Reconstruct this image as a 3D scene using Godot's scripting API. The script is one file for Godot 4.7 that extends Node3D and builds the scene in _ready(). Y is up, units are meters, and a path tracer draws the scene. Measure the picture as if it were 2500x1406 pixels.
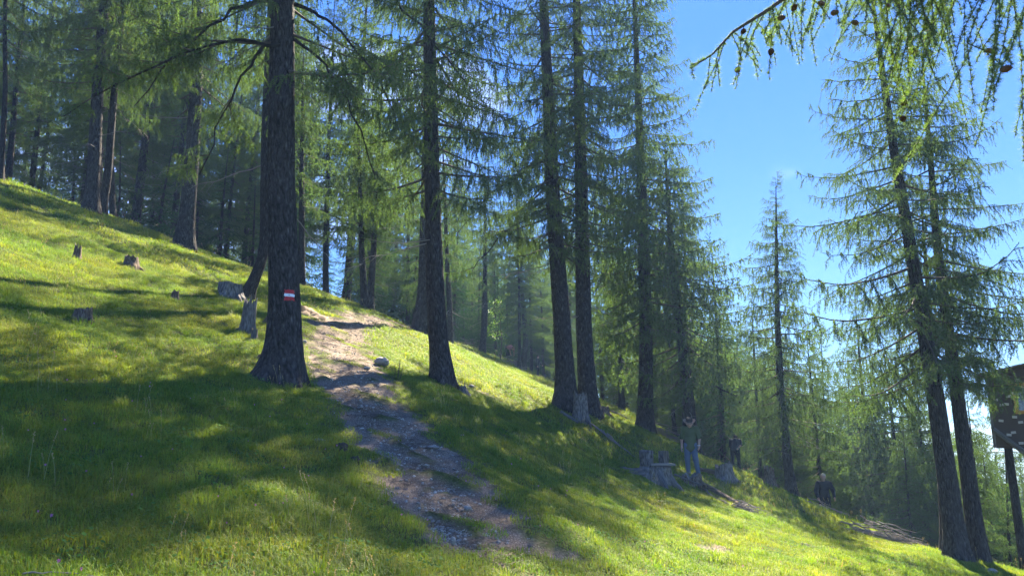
extends Node3D

# ---------------------------------------------------------------- tables
const LAND := [
	-2.15,-3.40,0.00189, -1.38,-4.20,0.00637, 0.00,-5.40,0.00968, 2.50,-7.60,0.02574,
	6.65,-10.50,0.03319, -3.24,-5.00,-0.00901, -5.31,-8.00,-0.01296, -3.80,-7.60,0.00573,
	-2.31,-5.00,-0.02051, -1.88,-6.60,0.02879, -8.13,-12.00,-0.00454, -11.69,-17.00,-0.01255,
	-16.72,-24.00,0.03294, -15.80,-25.00,-0.02709, -15.22,-27.00,0.00989, -13.68,-27.00,0.00914,
	-11.75,-27.00,-0.00852, -10.54,-28.00,-0.00401, -9.14,-28.00,0.00445, -7.37,-13.00,-0.00594,
	-9.54,-19.00,0.00274, -7.58,-17.00,-0.00100, -5.13,-12.00,0.00881, -5.95,-17.00,0.00755,
	-7.31,-20.00,0.00082, -3.87,-13.00,-0.02741, -3.33,-16.00,0.01147, -3.12,-12.00,0.00863,
	-4.78,-24.00,0.00851, -6.35,-24.00,-0.00907, -8.03,-33.00,-0.00135, -4.90,-26.00,0.00047,
	-4.68,-30.00,0.00836, -2.00,-12.60,0.02327, -0.83,-9.40,-0.01390, -0.18,-7.00,-0.01313,
	-1.64,-9.00,-0.01119, 0.25,-9.60,0.05801, -1.67,-18.50,0.01143, -3.42,-29.00,0.00154,
	-2.94,-19.00,-0.01421, -1.64,-44.00,0.01039, -0.15,-58.00,0.05235, 1.84,-56.00,-0.01205,
	0.68,-51.00,0.00531, 1.98,-25.00,0.00341, 0.00,-17.00,0.00658, 0.00,-36.00,-0.03609,
	1.44,-44.00,-0.01366, -0.12,-47.00,0.00170, -1.42,-38.00,0.00996, 1.90,-36.00,0.01051,
	3.63,-30.00,-0.00057, 4.98,-29.00,-0.00045, 5.58,-40.00,0.01376, 3.35,-18.50,-0.01708,
	1.09,-14.00,-0.00717, 0.81,-10.40,-0.02309, 4.90,-21.50,-0.02038, 7.74,-31.00,-0.00319,
	8.09,-29.00,0.00150, 8.39,-27.00,0.00308, 10.06,-36.00,0.04285, 5.10,-18.00,0.00877,
	8.41,-25.00,0.01685, 8.69,-22.50,0.00858, 8.94,-20.50,0.00114, 9.13,-18.80,-0.01198,
	9.47,-17.20,-0.01343, 9.96,-17.00,0.00946, 10.95,-17.50,0.02763, 2.89,-12.50,-0.01551,
	3.99,-12.00,0.00867, 5.19,-12.00,-0.01798, 1.48,-8.30,-0.04659, 0.00,0.00,-0.00987,
	-3.00,0.00,0.01369, 3.00,0.00,0.00294, 0.00,4.00,-0.00871, -6.00,4.00,0.00087,
	6.00,4.00,0.00070, 10.00,-6.00,-0.00851, 14.00,-10.00,-0.01578, -10.00,-4.00,-0.00227,
	-14.00,-10.00,0.01052, -22.00,-24.00,-0.01423, -26.00,-40.00,-0.00108, -14.00,-44.00,-0.00021,
	-22.00,-60.00,0.00170, -8.00,-48.00,-0.00456, -30.00,-70.00,-0.00400, -2.00,-60.00,-0.03999,
	0.00,-80.00,0.00448, -14.00,-90.00,-0.00096, 3.50,-66.00,0.00884, 6.00,-58.00,-0.00199,
	8.00,-70.00,-0.00447, 9.00,-46.00,-0.00981, 12.00,-46.00,-0.00344, 11.50,-35.00,-0.03114,
	12.00,-30.00,-0.00789, 14.00,-26.00,-0.00854, 15.00,-22.00,-0.00820, 16.50,-18.00,0.00682,
	20.00,-24.00,-0.00394, 22.00,-34.00,0.00061, 18.00,-48.00,-0.00227, 30.00,-60.00,-0.00338,
	30.00,-30.00,0.00084, 40.00,-50.00,0.00180, 26.00,-10.00,0.00407, 14.00,0.00,0.00538,
	20.00,-70.00,0.00188, 10.00,-90.00,-0.00171, 45.00,-90.00,-0.00013, -40.00,-30.00,0.00055,
	-30.00,-10.00,0.00337, -40.00,-90.00,0.00172,
]
const LAND_PLANE := [-1.185522849394674, -0.4269067794098952, -0.00027531320928768886
]
# centre line of the path: x, z, half width
const PATH := [
	[-0.36, -7.65, 0.34], [-0.5, -8.2, 0.56], [-0.8, -9.36, 0.76], [-1.46, -11.17, 0.82], [-2.18, -12.5, 0.78],
	[-3.05, -14.7, 0.74], [-3.96, -17.84, 0.80], [-4.7, -21.1, 0.74], [-4.95, -24.3, 0.62], [-4.4, -27.5, 0.55], [-3.6, -31.0, 0.5],
]
# bare earth: x, z, radius along, radius across, turn
const BARE := [[2.93, -11.5, 1.1, 0.28, 0.9], [2.55, -8.1, 0.55, 0.22, 0.3], [3.6, -10.3, 0.5, 0.12, 0.6], [0.05, -7.1, 0.3, 0.12, 0.3], [0.55, -8.3, 0.3, 0.12, 0.9], [-1.0, -20.6, 0.9, 0.3, 0.5], [1.75, -7.6, 0.35, 0.12, 0.4]]
# name, label, x, z, spine (sideways shift, height), trunk radius, height, crown base, limb length, density
const TREES := [
	["larch_tree", "stout dark larch with red and white trail mark, beside the path", -3.79, -12.90, [0.0, 0.0, -0.08, 1.38, -0.27, 3.58, -0.42, 6.74], 0.258, 25, 5.6, 3.8, 0.7],
	["larch_tree", "thin straight larch trunk just right of the trail-marked trunk, on the bank", -8.09, -29.00, [0.0, 0.0, -0.27, 5.33], 0.139, 10.5, 3.5, 1.9, 1.0],
	["larch_tree", "larch with sharply bent foot, rising half hidden behind the trail-marked trunk", -7.22, -20.50, [0.0, 0.0, 0.21, 0.51, 0.44, 1.26, 0.25, 4.72, 0.17, 8.53], 0.142, 17, 7, 2.4, 0.9],
	["larch_tree", "dark larch alone on the left crest, between the leaning pair and the marked trunk", -11.65, -26.50, [0.0, 0.0, 0.03, 1.63, 0.03, 3.95, -0.04, 6.35, -0.26, 9.66], 0.268, 23, 5.5, 3.6, 1.0],
	["larch_tree", "thicker of two neighbouring larches on the upper left crest", -14.54, -25.50, [0.0, 0.0, -0.03, 1.72, -0.2, 4.77, -0.25, 6.35], 0.224, 21, 4.8, 3.3, 1.0],
	["larch_tree", "slimmer larch with crooked foot, close right of the thicker left crest larch", -14.70, -26.50, [0.0, 0.0, 0.1, 1.47, 0.02, 4.31, 0.01, 6.75], 0.141, 19, 5, 2.8, 1.0],
	["larch_tree", "slight larch behind the foot of the crooked crest larch", -15.57, -29.00, [0.0, 0.0, -0.14, 0.83], 0.116, 13, 4, 2.2, 1.0],
	["larch_tree", "slim larch at the far left edge of the photo", -16.35, -23.50, [0.0, 0.0, -0.25, 3.2, -0.55, 5.4], 0.081, 17, 4.5, 2.8, 1.0],
	["larch_tree", "left one of two slim larches where the path tops the rise", -5.51, -28.50, [0.0, 0.0, -0.22, 2.21, -0.38, 4.97, -0.57, 7.5], 0.137, 9.5, 3.2, 1.9, 1.0],
	["larch_tree", "right one of two slim larches where the path tops the rise, foot leaning left", -5.56, -29.50, [0.0, 0.0, 0.08, 1.82, 0.12, 3.48], 0.141, 10, 3.2, 1.9, 1.0],
	["larch_tree", "thick larch with spreading foot, half hidden behind the curved trunk by the path", -3.42, -28.50, [0.0, 0.0, 0.15, 1.68, 0.14, 4.89, 0.12, 8.24], 0.288, 24, 7.5, 2.8, 0.9],
	["larch_tree", "large larch with curved foot just right of the path, middle of the photo", -1.65, -18.70, [0.0, 0.0, -0.18, 1.35, -0.3, 3.22, -0.39, 5.37, -0.56, 9.95], 0.234, 23, 4.8, 3.8, 1.1],
	["larch_tree", "slender larch close right behind the curved trunk by the path", -2.87, -36.00, [0.0, 0.0, -0.09, 2.26, -0.24, 4.27], 0.144, 12, 4.5, 2.2, 1.0],
	["larch_tree", "slender curved larch on the far grass slope, left of the bending person", -1.79, -46.00, [0.0, 0.0, 0.16, 2.18, 0.13, 5.73], 0.184, 13, 4, 2.4, 1.0],
	["larch_tree", "slender bow-footed larch on the far slope between the two distant people", 0.69, -50.00, [0.0, 0.0, 0.25, 2.19, -0.09, 5.46, -0.28, 11.1], 0.186, 15, 5, 2.5, 1.0],
	["larch_tree", "left trunk of the big larch pair behind the grey rotten stump", 1.70, -24.50, [0.0, 0.0, -0.07, 2.41, -0.32, 6.51, -0.45, 10.12, -0.59, 13.94], 0.300, 24, 5.2, 3.8, 1.1],
	["larch_tree", "right trunk of the big larch pair behind the grey rotten stump", 2.52, -25.50, [0.0, 0.0, -0.11, 2.68, -0.12, 6.95, -0.13, 10.71, -0.17, 14.68], 0.285, 25, 5.8, 3.8, 1.1],
	["larch_tree", "thin reddish trunk on the crest, right of the big larch pair", 5.36, -38.00, [0.0, 0.0, 0.02, 3.01], 0.142, 11, 4, 2.0, 1.0],
	["larch_tree", "dark larch standing behind the carved stump seat", 4.95, -29.00, [0.0, 0.0, 0.15, 3.75, 0.16, 10.29, 0.13, 14.66], 0.278, 22, 3.8, 4.0, 1.2],
	["larch_tree", "larch leaning left above the man with the hat, long low bent limb", 6.79, -29.50, [0.0, 0.0, -0.2, 4.03, -0.5, 7.75, -0.55, 9.77], 0.267, 12.8, 2.8, 4.2, 1.5],
	["larch_tree", "small pointed larch against the sky, alone on the right crest", 8.82, -25.00, [0.0, 0.0, -0.16, 2.93, -0.07, 6.29, 0.17, 10.56], 0.153, 10.6, 1.6, 2.5, 1.5],
	["larch_tree", "slim larch beyond the crest, right of the person in black", 13.48, -30.00, [0.0, 0.0, 0.11, 3.03, 0.11, 4.59], 0.120, 11, 2.0, 2.2, 1.1],
	["larch_tree", "left trunk of the tall leaning larch pair near the wooden hut", 9.43, -17.00, [0.0, 0.0, -0.12, 3.19, -0.36, 6.81, -0.54, 9.39, -0.65, 12.01], 0.208, 14.5, 3.9, 3.7, 1.15],
	["larch_tree", "right trunk of the tall leaning larch pair near the wooden hut", 10.22, -17.60, [0.0, 0.0, -0.08, 2.94, -0.2, 6.75, -0.11, 10.35], 0.178, 12.5, 4.0, 3.4, 1.15],
	["larch_tree", "short dark trunk close behind the leaning larch pair", 10.07, -18.60, [0.0, 0.0, 0.07, 1.97], 0.124, 9, 4.0, 2.0, 0.9],
]

class Geo:
	var v := PackedVector3Array()
	var n := PackedVector3Array()
	var u := PackedVector2Array()
	var c := PackedColorArray()
	var i := PackedInt32Array()

	func tri(a: Vector3, b: Vector3, d: Vector3, col: Color) -> void:
		var k := v.size()
		v.append(a); v.append(b); v.append(d)
		c.append(col); c.append(col); c.append(col)
		i.append(k); i.append(k + 1); i.append(k + 2)

	func quad(a: Vector3, b: Vector3, d: Vector3, e: Vector3, col: Color) -> void:
		var k := v.size()
		v.append(a); v.append(b); v.append(d); v.append(e)
		for q in 4: c.append(col)
		i.append_array(PackedInt32Array([k, k + 1, k + 2, k, k + 2, k + 3]))

	# a tapered tube along points; radial normals
	func tube(p: PackedVector3Array, r: PackedFloat32Array, sides: int, col := Color(1, 1, 1), close := true) -> void:
		var first := v.size()
		var m := p.size()
		var side := Vector3.ZERO
		var run := 0.0
		for k in m:
			var along: Vector3 = (p[mini(k + 1, m - 1)] - p[maxi(k - 1, 0)]).normalized()
			if k == 0:
				side = along.cross(Vector3(0.31, 0.2, 0.93)).normalized()
				if side.length() < 0.1: side = along.cross(Vector3.UP).normalized()
			else:
				side = (side - along * side.dot(along)).normalized()
				run += p[k].distance_to(p[k - 1])
			var up := along.cross(side)
			for s in sides + 1:
				var a := TAU * s / sides
				var d := side * cos(a) + up * sin(a)
				v.append(p[k] + d * r[k]); n.append(d); u.append(Vector2(float(s) / sides, run)); c.append(col)
		for k in m - 1:
			for s in sides:
				var q := first + k * (sides + 1) + s
				i.append_array(PackedInt32Array([q, q + sides + 1, q + 1, q + 1, q + sides + 1, q + sides + 2]))
		if close:
			for e in 2:
				var q := v.size()
				var k := 0 if e == 0 else m - 1
				var out: Vector3 = (p[0] - p[1]).normalized() if e == 0 else (p[m - 1] - p[m - 2]).normalized()
				v.append(p[k]); n.append(out); u.append(Vector2(0.5, run)); c.append(col)
				for s in sides + 1:
					v.append(v[first + k * (sides + 1) + s]); n.append(out); u.append(Vector2(0.5 + 0.3 * cos(TAU * s / sides), run + 0.1 * sin(TAU * s / sides))); c.append(col)
				for s in sides:
					if e == 0: i.append_array(PackedInt32Array([q, q + 1 + s, q + 2 + s]))
					else: i.append_array(PackedInt32Array([q, q + 2 + s, q + 1 + s]))

	# an axis-aligned box turned by b and moved to o
	func box(size: Vector3, b := Basis(), o := Vector3.ZERO, col := Color(1, 1, 1)) -> void:
		for f in 6:
			var ax := f / 2
			var sg := 1.0 if f % 2 == 0 else -1.0
			var nn := Vector3.ZERO; nn[ax] = sg
			var a := Vector3.ZERO; a[(ax + 1) % 3] = 1.0
			var d := Vector3.ZERO; d[(ax + 2) % 3] = 1.0
			var k := v.size()
			for q in [[-1, -1], [1, -1], [1, 1], [-1, 1]]:
				var w: Vector3 = (nn + a * q[0] + d * q[1]) * size * 0.5
				v.append(b * w + o); n.append((b * nn).normalized()); c.append(col)
				u.append(Vector2(w[(ax + 1) % 3], w[(ax + 2) % 3]))
			if sg > 0: i.append_array(PackedInt32Array([k, k + 2, k + 1, k, k + 3, k + 2]))
			else: i.append_array(PackedInt32Array([k, k + 1, k + 2, k, k + 2, k + 3]))

	func smooth() -> void:
		n = PackedVector3Array(); n.resize(v.size())
		for k in range(0, i.size(), 3):
			var f := (v[i[k + 2]] - v[i[k]]).cross(v[i[k + 1]] - v[i[k]])
			for q in 3: n[i[k + q]] += f
		for k in n.size(): n[k] = n[k].normalized() if n[k].length_squared() > 0 else Vector3.UP

	func mesh(mat: Material) -> ArrayMesh:
		var a := []
		a.resize(Mesh.ARRAY_MAX)
		a[Mesh.ARRAY_VERTEX] = v
		if n.size() == v.size(): a[Mesh.ARRAY_NORMAL] = n
		if u.size() == v.size(): a[Mesh.ARRAY_TEX_UV] = u
		if c.size() == v.size(): a[Mesh.ARRAY_COLOR] = c
		a[Mesh.ARRAY_INDEX] = i
		var m := ArrayMesh.new()
		m.add_surface_from_arrays(Mesh.PRIMITIVE_TRIANGLES, a)
		m.surface_set_material(0, mat)
		return m

var rng := RandomNumberGenerator.new()
var M := {}
var bump := FastNoiseLite.new()
var rough := FastNoiseLite.new()
var taken := {}
const GX0 := -48.0
const GZ0 := -96.0
const GS := 0.5
const GW := 200
const GH := 212
var grid := PackedFloat32Array()
var limb_sets := {}

func rf(a: float, b: float) -> float: return rng.randf_range(a, b)
func lin(r: float, g: float, b: float) -> Color: return Color(r, g, b).linear_to_srgb()

# ---------------------------------------------------------------- naming
func numbered(called: String) -> String:
	var k: int = taken.get(called, 0)
	taken[called] = k + 1
	return called if k == 0 else "%s_%03d" % [called, k]

func tag(o: Node, label: String, category: String, group := "", kind := "") -> Node:
	o.set_meta("label", label); o.set_meta("category", category)
	if group: o.set_meta("group", group)
	if kind: o.set_meta("kind", kind)
	return o

func thing(called: String, label: String, category: String, at := Vector3.ZERO, turn := 0.0, group := "") -> Node3D:
	var o := Node3D.new()
	o.name = numbered(called)
	add_child(o)
	o.position = at; o.rotation.y = turn
	tag(o, label, category, group)
	return o

func part(called: String, m: Mesh, parent: Node) -> MeshInstance3D:
	var o := MeshInstance3D.new()
	o.name = called; o.mesh = m
	parent.add_child(o, true)
	return o

func setting(called: String, m: Mesh, label := "", category := "") -> MeshInstance3D:
	var o := MeshInstance3D.new()
	o.name = numbered(called); o.mesh = m
	add_child(o)
	o.set_meta("kind", "structure")
	if label: o.set_meta("label", label)
	if category: o.set_meta("category", category)
	return o

func many(called: String, m: Mesh, where: Array, parent: Node, colors := PackedColorArray()) -> MultiMeshInstance3D:
	var mm := MultiMesh.new()
	mm.transform_format = MultiMesh.TRANSFORM_3D
	mm.use_colors = colors.size() > 0
	mm.mesh = m
	mm.instance_count = where.size()
	for k in where.size():
		mm.set_instance_transform(k, where[k])
		if colors.size(): mm.set_instance_color(k, colors[k])
	var o := MultiMeshInstance3D.new()
	o.name = called; o.multimesh = mm
	parent.add_child(o, true)
	return o

# ---------------------------------------------------------------- land
func land_exact(x: float, z: float) -> float:
	var y: float = LAND_PLANE[0] + LAND_PLANE[1] * x + LAND_PLANE[2] * z
	for k in range(0, LAND.size(), 3):
		var dx: float = x - LAND[k]
		var dz: float = z - LAND[k + 1]
		var r2 := dx * dx + dz * dz
		y += 0.5 * r2 * log(r2 + 1e-9) * LAND[k + 2]
	return y

func land(x: float, z: float) -> float:
	var fx := clampf((x - GX0) / GS, 0.0, GW - 1.001)
	var fz := clampf((z - GZ0) / GS, 0.0, GH - 1.001)
	var ix := int(fx); var iz := int(fz)
	fx -= ix; fz -= iz
	var k := iz * GW + ix
	return lerpf(lerpf(grid[k], grid[k + 1], fx), lerpf(grid[k + GW], grid[k + GW + 1], fx), fz)

# how much of a spot is bare path or earth, 0 to 1
func bare(x: float, z: float) -> float:
	var best := 0.0
	var wob := bump.get_noise_2d(x * 3.0 + 70.0, z * 3.0)
	var p := Vector2(x, z)
	for k in PATH.size() - 1:
		var a := Vector2(PATH[k][0], PATH[k][1])
		var b := Vector2(PATH[k + 1][0], PATH[k + 1][1])
		if absf(p.x - a.x) > 5.0 or absf(p.y - a.y) > 6.0: continue
		var t := clampf((p - a).dot(b - a) / (b - a).length_squared(), 0.0, 1.0)
		var w := lerpf(PATH[k][2], PATH[k + 1][2], t)
		var d := p.distance_to(a.lerp(b, t))
		best = maxf(best, 1.0 - smoothstep(w * 0.9, w * 1.35, d + wob * 0.35))
	for q in BARE:
		var l := (p - Vector2(q[0], q[1])).rotated(q[4])
		var d := sqrt(l.x * l.x / (q[2] * q[2]) + l.y * l.y / (q[3] * q[3]))
		best = maxf(best, 1.0 - smoothstep(0.5, 1.15, d + wob * 0.8))
	# tufts that grow in the path
	var tuft := bump.get_noise_2d(x * 2.2 - 31.0, z * 2.2 + 9.0)
	return best * (1.0 - smoothstep(0.22, 0.38, tuft))

func top(x: float, z: float) -> float:
	var y := land(x, z)
	y += 0.07 * bump.get_noise_2d(x, z) + 0.03 * bump.get_noise_2d(x * 3.1, z * 3.1) + 0.012 * rough.get_noise_2d(x, z)
	return y

func build_land() -> void:
	grid.resize(GW * GH)
	for iz in GH:
		for ix in GW:
			grid[iz * GW + ix] = land_exact(GX0 + ix * GS, GZ0 + iz * GS)
	var zs := PackedFloat32Array()
	var z := 7.0
	while z > -95.0:
		zs.append(z)
		z -= 0.085 + 0.0115 * maxf(absf(z) - 2.0, 0.0)
	var xs := PackedFloat32Array()
	var xp := PackedFloat32Array()
	var x := 0.07
	while x < 50.0:
		xp.append(x)
		x += 0.1 + 0.02 * maxf(x - 2.0, 0.0)
	for k in range(xp.size() - 1, -1, -1):
		if xp[k] < 47.0: xs.append(-xp[k])
	xs.append_array(xp)
	var ground := Geo.new(); var path := Geo.new()
	var w := xs.size()
	var cover := PackedFloat32Array()
	var pts := PackedVector3Array()
	for zz in zs:
		for xx in xs:
			var b := bare(xx, zz)
			cover.append(b)
			var y := top(xx, zz) - 0.05 * b
			if b > 0.05: y += b * (0.035 * rough.get_noise_2d(xx * 1.3, zz * 1.3) + 0.02 * rough.get_noise_2d(xx * 4.0, zz * 4.0))
			pts.append(Vector3(xx, y, zz))
	var at := [{}, {}]
	for r in zs.size() - 1:
		for s in w - 1:
			var q := [r * w + s, r * w + s + 1, (r + 1) * w + s + 1, (r + 1) * w + s]
			var avg := (cover[q[0]] + cover[q[1]] + cover[q[2]] + cover[q[3]]) / 4.0
			var which := 1 if avg > 0.5 else 0
			var g: Geo = path if which else ground
			var ids := []
			for k in q:
				if not at[which].has(k):
					at[which][k] = g.v.size()
					var pp := pts[k]
					g.v.append(pp)
					var e1: Vector3 = pts[mini(k + 1, pts.size() - 1)] - pts[maxi(k - 1, 0)]
					var e2: Vector3 = pts[mini(k + w, pts.size() - 1)] - pts[maxi(k - w, 0)]
					var nn := e1.cross(e2).normalized()
					g.n.append(nn if nn.y > 0 else -nn)
					var tone := 0.5 + 0.5 * bump.get_noise_2d(pp.x * 1.7 + 20.0, pp.z * 1.7)
					var fine := 0.5 + 0.5 * rough.get_noise_2d(pp.x * 4.0, pp.z * 4.0)
					var soil := Color(0.36, 0.40, 0.15).lerp(Color(0.26, 0.34, 0.10), tone)
					var dirt := Color(0.64, 0.56, 0.48).lerp(Color(0.88, 0.80, 0.71), fine).lerp(Color(0.38, 0.31, 0.25), 0.55 * tone * tone)
					# below the trees beyond the crest: brown needle litter
					var litter := smoothstep(30.0, 37.0, -pp.z + absf(pp.x - 1.0) * 0.12) * (0.4 + 0.6 * fine)
					if pp.x > -6.0 and pp.x < 7.0: litter *= smoothstep(52.0, 60.0, -pp.z)
					soil = soil.lerp(Color(0.24, 0.17, 0.11), litter)
					g.c.append(soil.lerp(dirt, smoothstep(0.15, 0.75, cover[k])))
				ids.append(at[which][k])
			g.i.append_array(PackedInt32Array([ids[0], ids[2], ids[1], ids[0], ids[3], ids[2]]))
	setting("ground", ground.mesh(M.soil), "steep alpine pasture falling to the right", "ground")
	setting("path", path.mesh(M.dirt), "stony dirt footpath climbing to the rise", "path")
	# the valley and the mountains across it
	var far := Geo.new()
	var radii := [62.0, 75.0, 92.0, 120.0, 160.0, 220.0, 300.0, 400.0, 520.0, 660.0, 820.0, 1000.0]
	var seg := 180
	for k in radii.size():
		for s in seg + 1:
			var a: float = TAU * s / seg
			var r: float = radii[k]
			var px := sin(a) * r; var pz := -cos(a) * r
			var yy := -12.0 - 4.0 * k
			if r > 100.0:
				var peak := 0.65 + 0.35 * bump.get_noise_2d(sin(a) * 9.0, cos(a) * 9.0) + 0.2 * bump.get_noise_2d(sin(a) * 40.0, cos(a) * 40.0 + r * 0.01)
				yy = -26.0 - 24.0 * smoothstep(100.0, 300.0, r) + smoothstep(300.0, 900.0, r) * 84.0 * peak
			far.v.append(Vector3(px, yy, pz)); far.c.append(Color(1, 1, 1).lerp(Color(0.7, 0.75, 0.7), 0.5 + 0.5 * bump.get_noise_2d(px * 0.05, pz * 0.05)))
	for k in radii.size() - 1:
		for s in seg:
			var q := k * (seg + 1) + s
			far.i.append_array(PackedInt32Array([q, q + 1, q + seg + 2, q, q + seg + 2, q + seg + 1]))
	far.smooth()
	setting("hills", far.mesh(M.far), "wooded blue hills across the valley", "hills")

# ---------------------------------------------------------------- materials
func stuff_mat(name: String, c: Color, roughness := 0.9, through := Color(0, 0, 0), shine := 0.3) -> StandardMaterial3D:
	var m := StandardMaterial3D.new()
	m.albedo_color = c
	m.roughness = roughness
	m.metallic_specular = shine
	m.vertex_color_use_as_albedo = true
	m.cull_mode = BaseMaterial3D.CULL_DISABLED
	if through != Color(0, 0, 0):
		m.backlight_enabled = true; m.backlight = through
	M[name] = m
	return m

func noise_image(seed_: int, freq: float, type: int, size: Vector2i, octaves := 4) -> Image:
	var f := FastNoiseLite.new()
	f.seed = seed_; f.frequency = freq; f.noise_type = type as FastNoiseLite.NoiseType; f.fractal_octaves = octaves
	if type == FastNoiseLite.TYPE_CELLULAR:
		f.cellular_return_type = FastNoiseLite.RETURN_DISTANCE2_SUB
	return f.get_seamless_image(size.x, size.y)

func ramped(src: Image, stops: Array) -> ImageTexture:
	var g := Gradient.new()
	var off := PackedFloat32Array(); var col := PackedColorArray()
	for s in stops:
		off.append(s[0]); col.append(s[1])
	g.offsets = off; g.colors = col
	var im := Image.create(src.get_width(), src.get_height(), false, Image.FORMAT_RGB8)
	for y in src.get_height():
		for x in src.get_width():
			im.set_pixel(x, y, g.sample(src.get_pixel(x, y).r))
	return ImageTexture.create_from_image(im)

func bark_mat(name: String, stops: Array, cell: Image, scale: Vector3, deep := 3.0) -> void:
	var m := stuff_mat(name, Color(1, 1, 1), 0.95, Color(0, 0, 0), 0.2)
	m.albedo_texture = ramped(cell, stops)
	m.heightmap_enabled = true
	m.heightmap_texture = ImageTexture.create_from_image(cell)
	m.heightmap_scale = deep
	m.uv1_scale = scale

func materials() -> void:
	var cell := noise_image(5, 0.035, FastNoiseLite.TYPE_CELLULAR, Vector2i(256, 256), 3)
	var grain := noise_image(9, 0.03, FastNoiseLite.TYPE_SIMPLEX_SMOOTH, Vector2i(256, 256), 5)
	# plates of bark: cracks between cells, roughened by grain
	var plates := Image.create(256, 256, false, Image.FORMAT_RGB8)
	for y in 256:
		for x in 256:
			var k := clampf(cell.get_pixel(x, y).r * 0.75 + (grain.get_pixel(x, y).r - 0.5) * 0.8 + 0.1, 0.0, 1.0)
			plates.set_pixel(x, y, Color(k, k, k))
	bark_mat("bark", [[0.0, lin(0.022, 0.018, 0.015)], [0.45, lin(0.05, 0.043, 0.039)], [0.75, lin(0.08, 0.07, 0.063)], [1.0, lin(0.125, 0.113, 0.104)]], plates, Vector3(3.0, 0.65, 1.0), 5.0)
	bark_mat("old_wood", [[0.0, lin(0.035, 0.03, 0.026)], [0.45, lin(0.12, 0.108, 0.095)], [1.0, lin(0.25, 0.235, 0.215)]], grain, Vector3(4.0, 0.35, 1.0), 2.0)
	bark_mat("rotten_wood", [[0.0, lin(0.03, 0.022, 0.016)], [0.5, lin(0.12, 0.09, 0.065)], [1.0, lin(0.24, 0.19, 0.14)]], grain, Vector3(4.0, 0.5, 1.0), 3.0)
	stuff_mat("twig", lin(0.085, 0.065, 0.05), 0.9, Color(0, 0, 0), 0.2)
	stuff_mat("dead_twig", lin(0.17, 0.15, 0.13), 0.9, Color(0, 0, 0), 0.2)
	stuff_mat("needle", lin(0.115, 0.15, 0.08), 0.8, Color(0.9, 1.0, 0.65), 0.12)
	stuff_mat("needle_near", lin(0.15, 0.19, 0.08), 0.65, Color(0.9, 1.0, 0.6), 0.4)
	stuff_mat("spruce", lin(0.06, 0.10, 0.045), 0.8, Color(0.6, 0.8, 0.45), 0.12)
	stuff_mat("leaf", lin(0.14, 0.22, 0.04), 0.5, Color(0.9, 1.0, 0.4), 0.4)
	stuff_mat("grass", lin(0.345, 0.375, 0.055), 0.6, Color(1.0, 1.0, 0.55), 0.25)
	stuff_mat("herb", lin(0.2, 0.27, 0.07), 0.85, Color(0.7, 0.8, 0.4), 0.12)
	stuff_mat("straw", lin(0.42, 0.36, 0.2), 0.7, Color(0.8, 0.75, 0.5), 0.3)
	stuff_mat("far", lin(0.05, 0.075, 0.04), 1.0)
	var soil_grain := noise_image(21, 0.05, FastNoiseLite.TYPE_SIMPLEX_SMOOTH, Vector2i(256, 256), 5)
	var s := stuff_mat("soil", lin(0.30, 0.30, 0.30), 1.0, Color(0, 0, 0), 0.1)
	s.albedo_texture = ramped(soil_grain, [[0.0, Color(0.45, 0.42, 0.38)], [0.5, Color(0.8, 0.78, 0.72)], [1.0, Color(1, 1, 0.95)]])
	s.uv1_triplanar = true; s.uv1_world_triplanar = true; s.uv1_scale = Vector3(1.3, 1.3, 1.3)
	s.heightmap_enabled = true; s.heightmap_texture = ImageTexture.create_from_image(soil_grain); s.heightmap_scale = 1.0
	var peb := noise_image(33, 0.06, FastNoiseLite.TYPE_CELLULAR, Vector2i(512, 512), 2)
	var d := stuff_mat("dirt", lin(0.55, 0.55, 0.55), 1.0, Color(0, 0, 0), 0.15)
	d.albedo_texture = ramped(peb, [[0.0, Color(0.42, 0.38, 0.35)], [0.35, Color(0.72, 0.68, 0.64)], [1.0, Color(1, 0.98, 0.95)]])
	d.uv1_triplanar = true; d.uv1_world_triplanar = true; d.uv1_scale = Vector3(1.1, 1.1, 1.1)
	d.heightmap_enabled = true; d.heightmap_texture = ImageTexture.create_from_image(peb); d.heightmap_scale = 1.2
	var st := stuff_mat("stone", lin(0.36, 0.335, 0.30), 0.9, Color(0, 0, 0), 0.3)
	st.albedo_texture = ramped(soil_grain, [[0.0, Color(0.55, 0.53, 0.5)], [0.6, Color(0.9, 0.9, 0.88)], [1.0, Color(1, 1, 1)]])
	st.uv1_triplanar = true; st.uv1_scale = Vector3(4, 4, 4)

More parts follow.
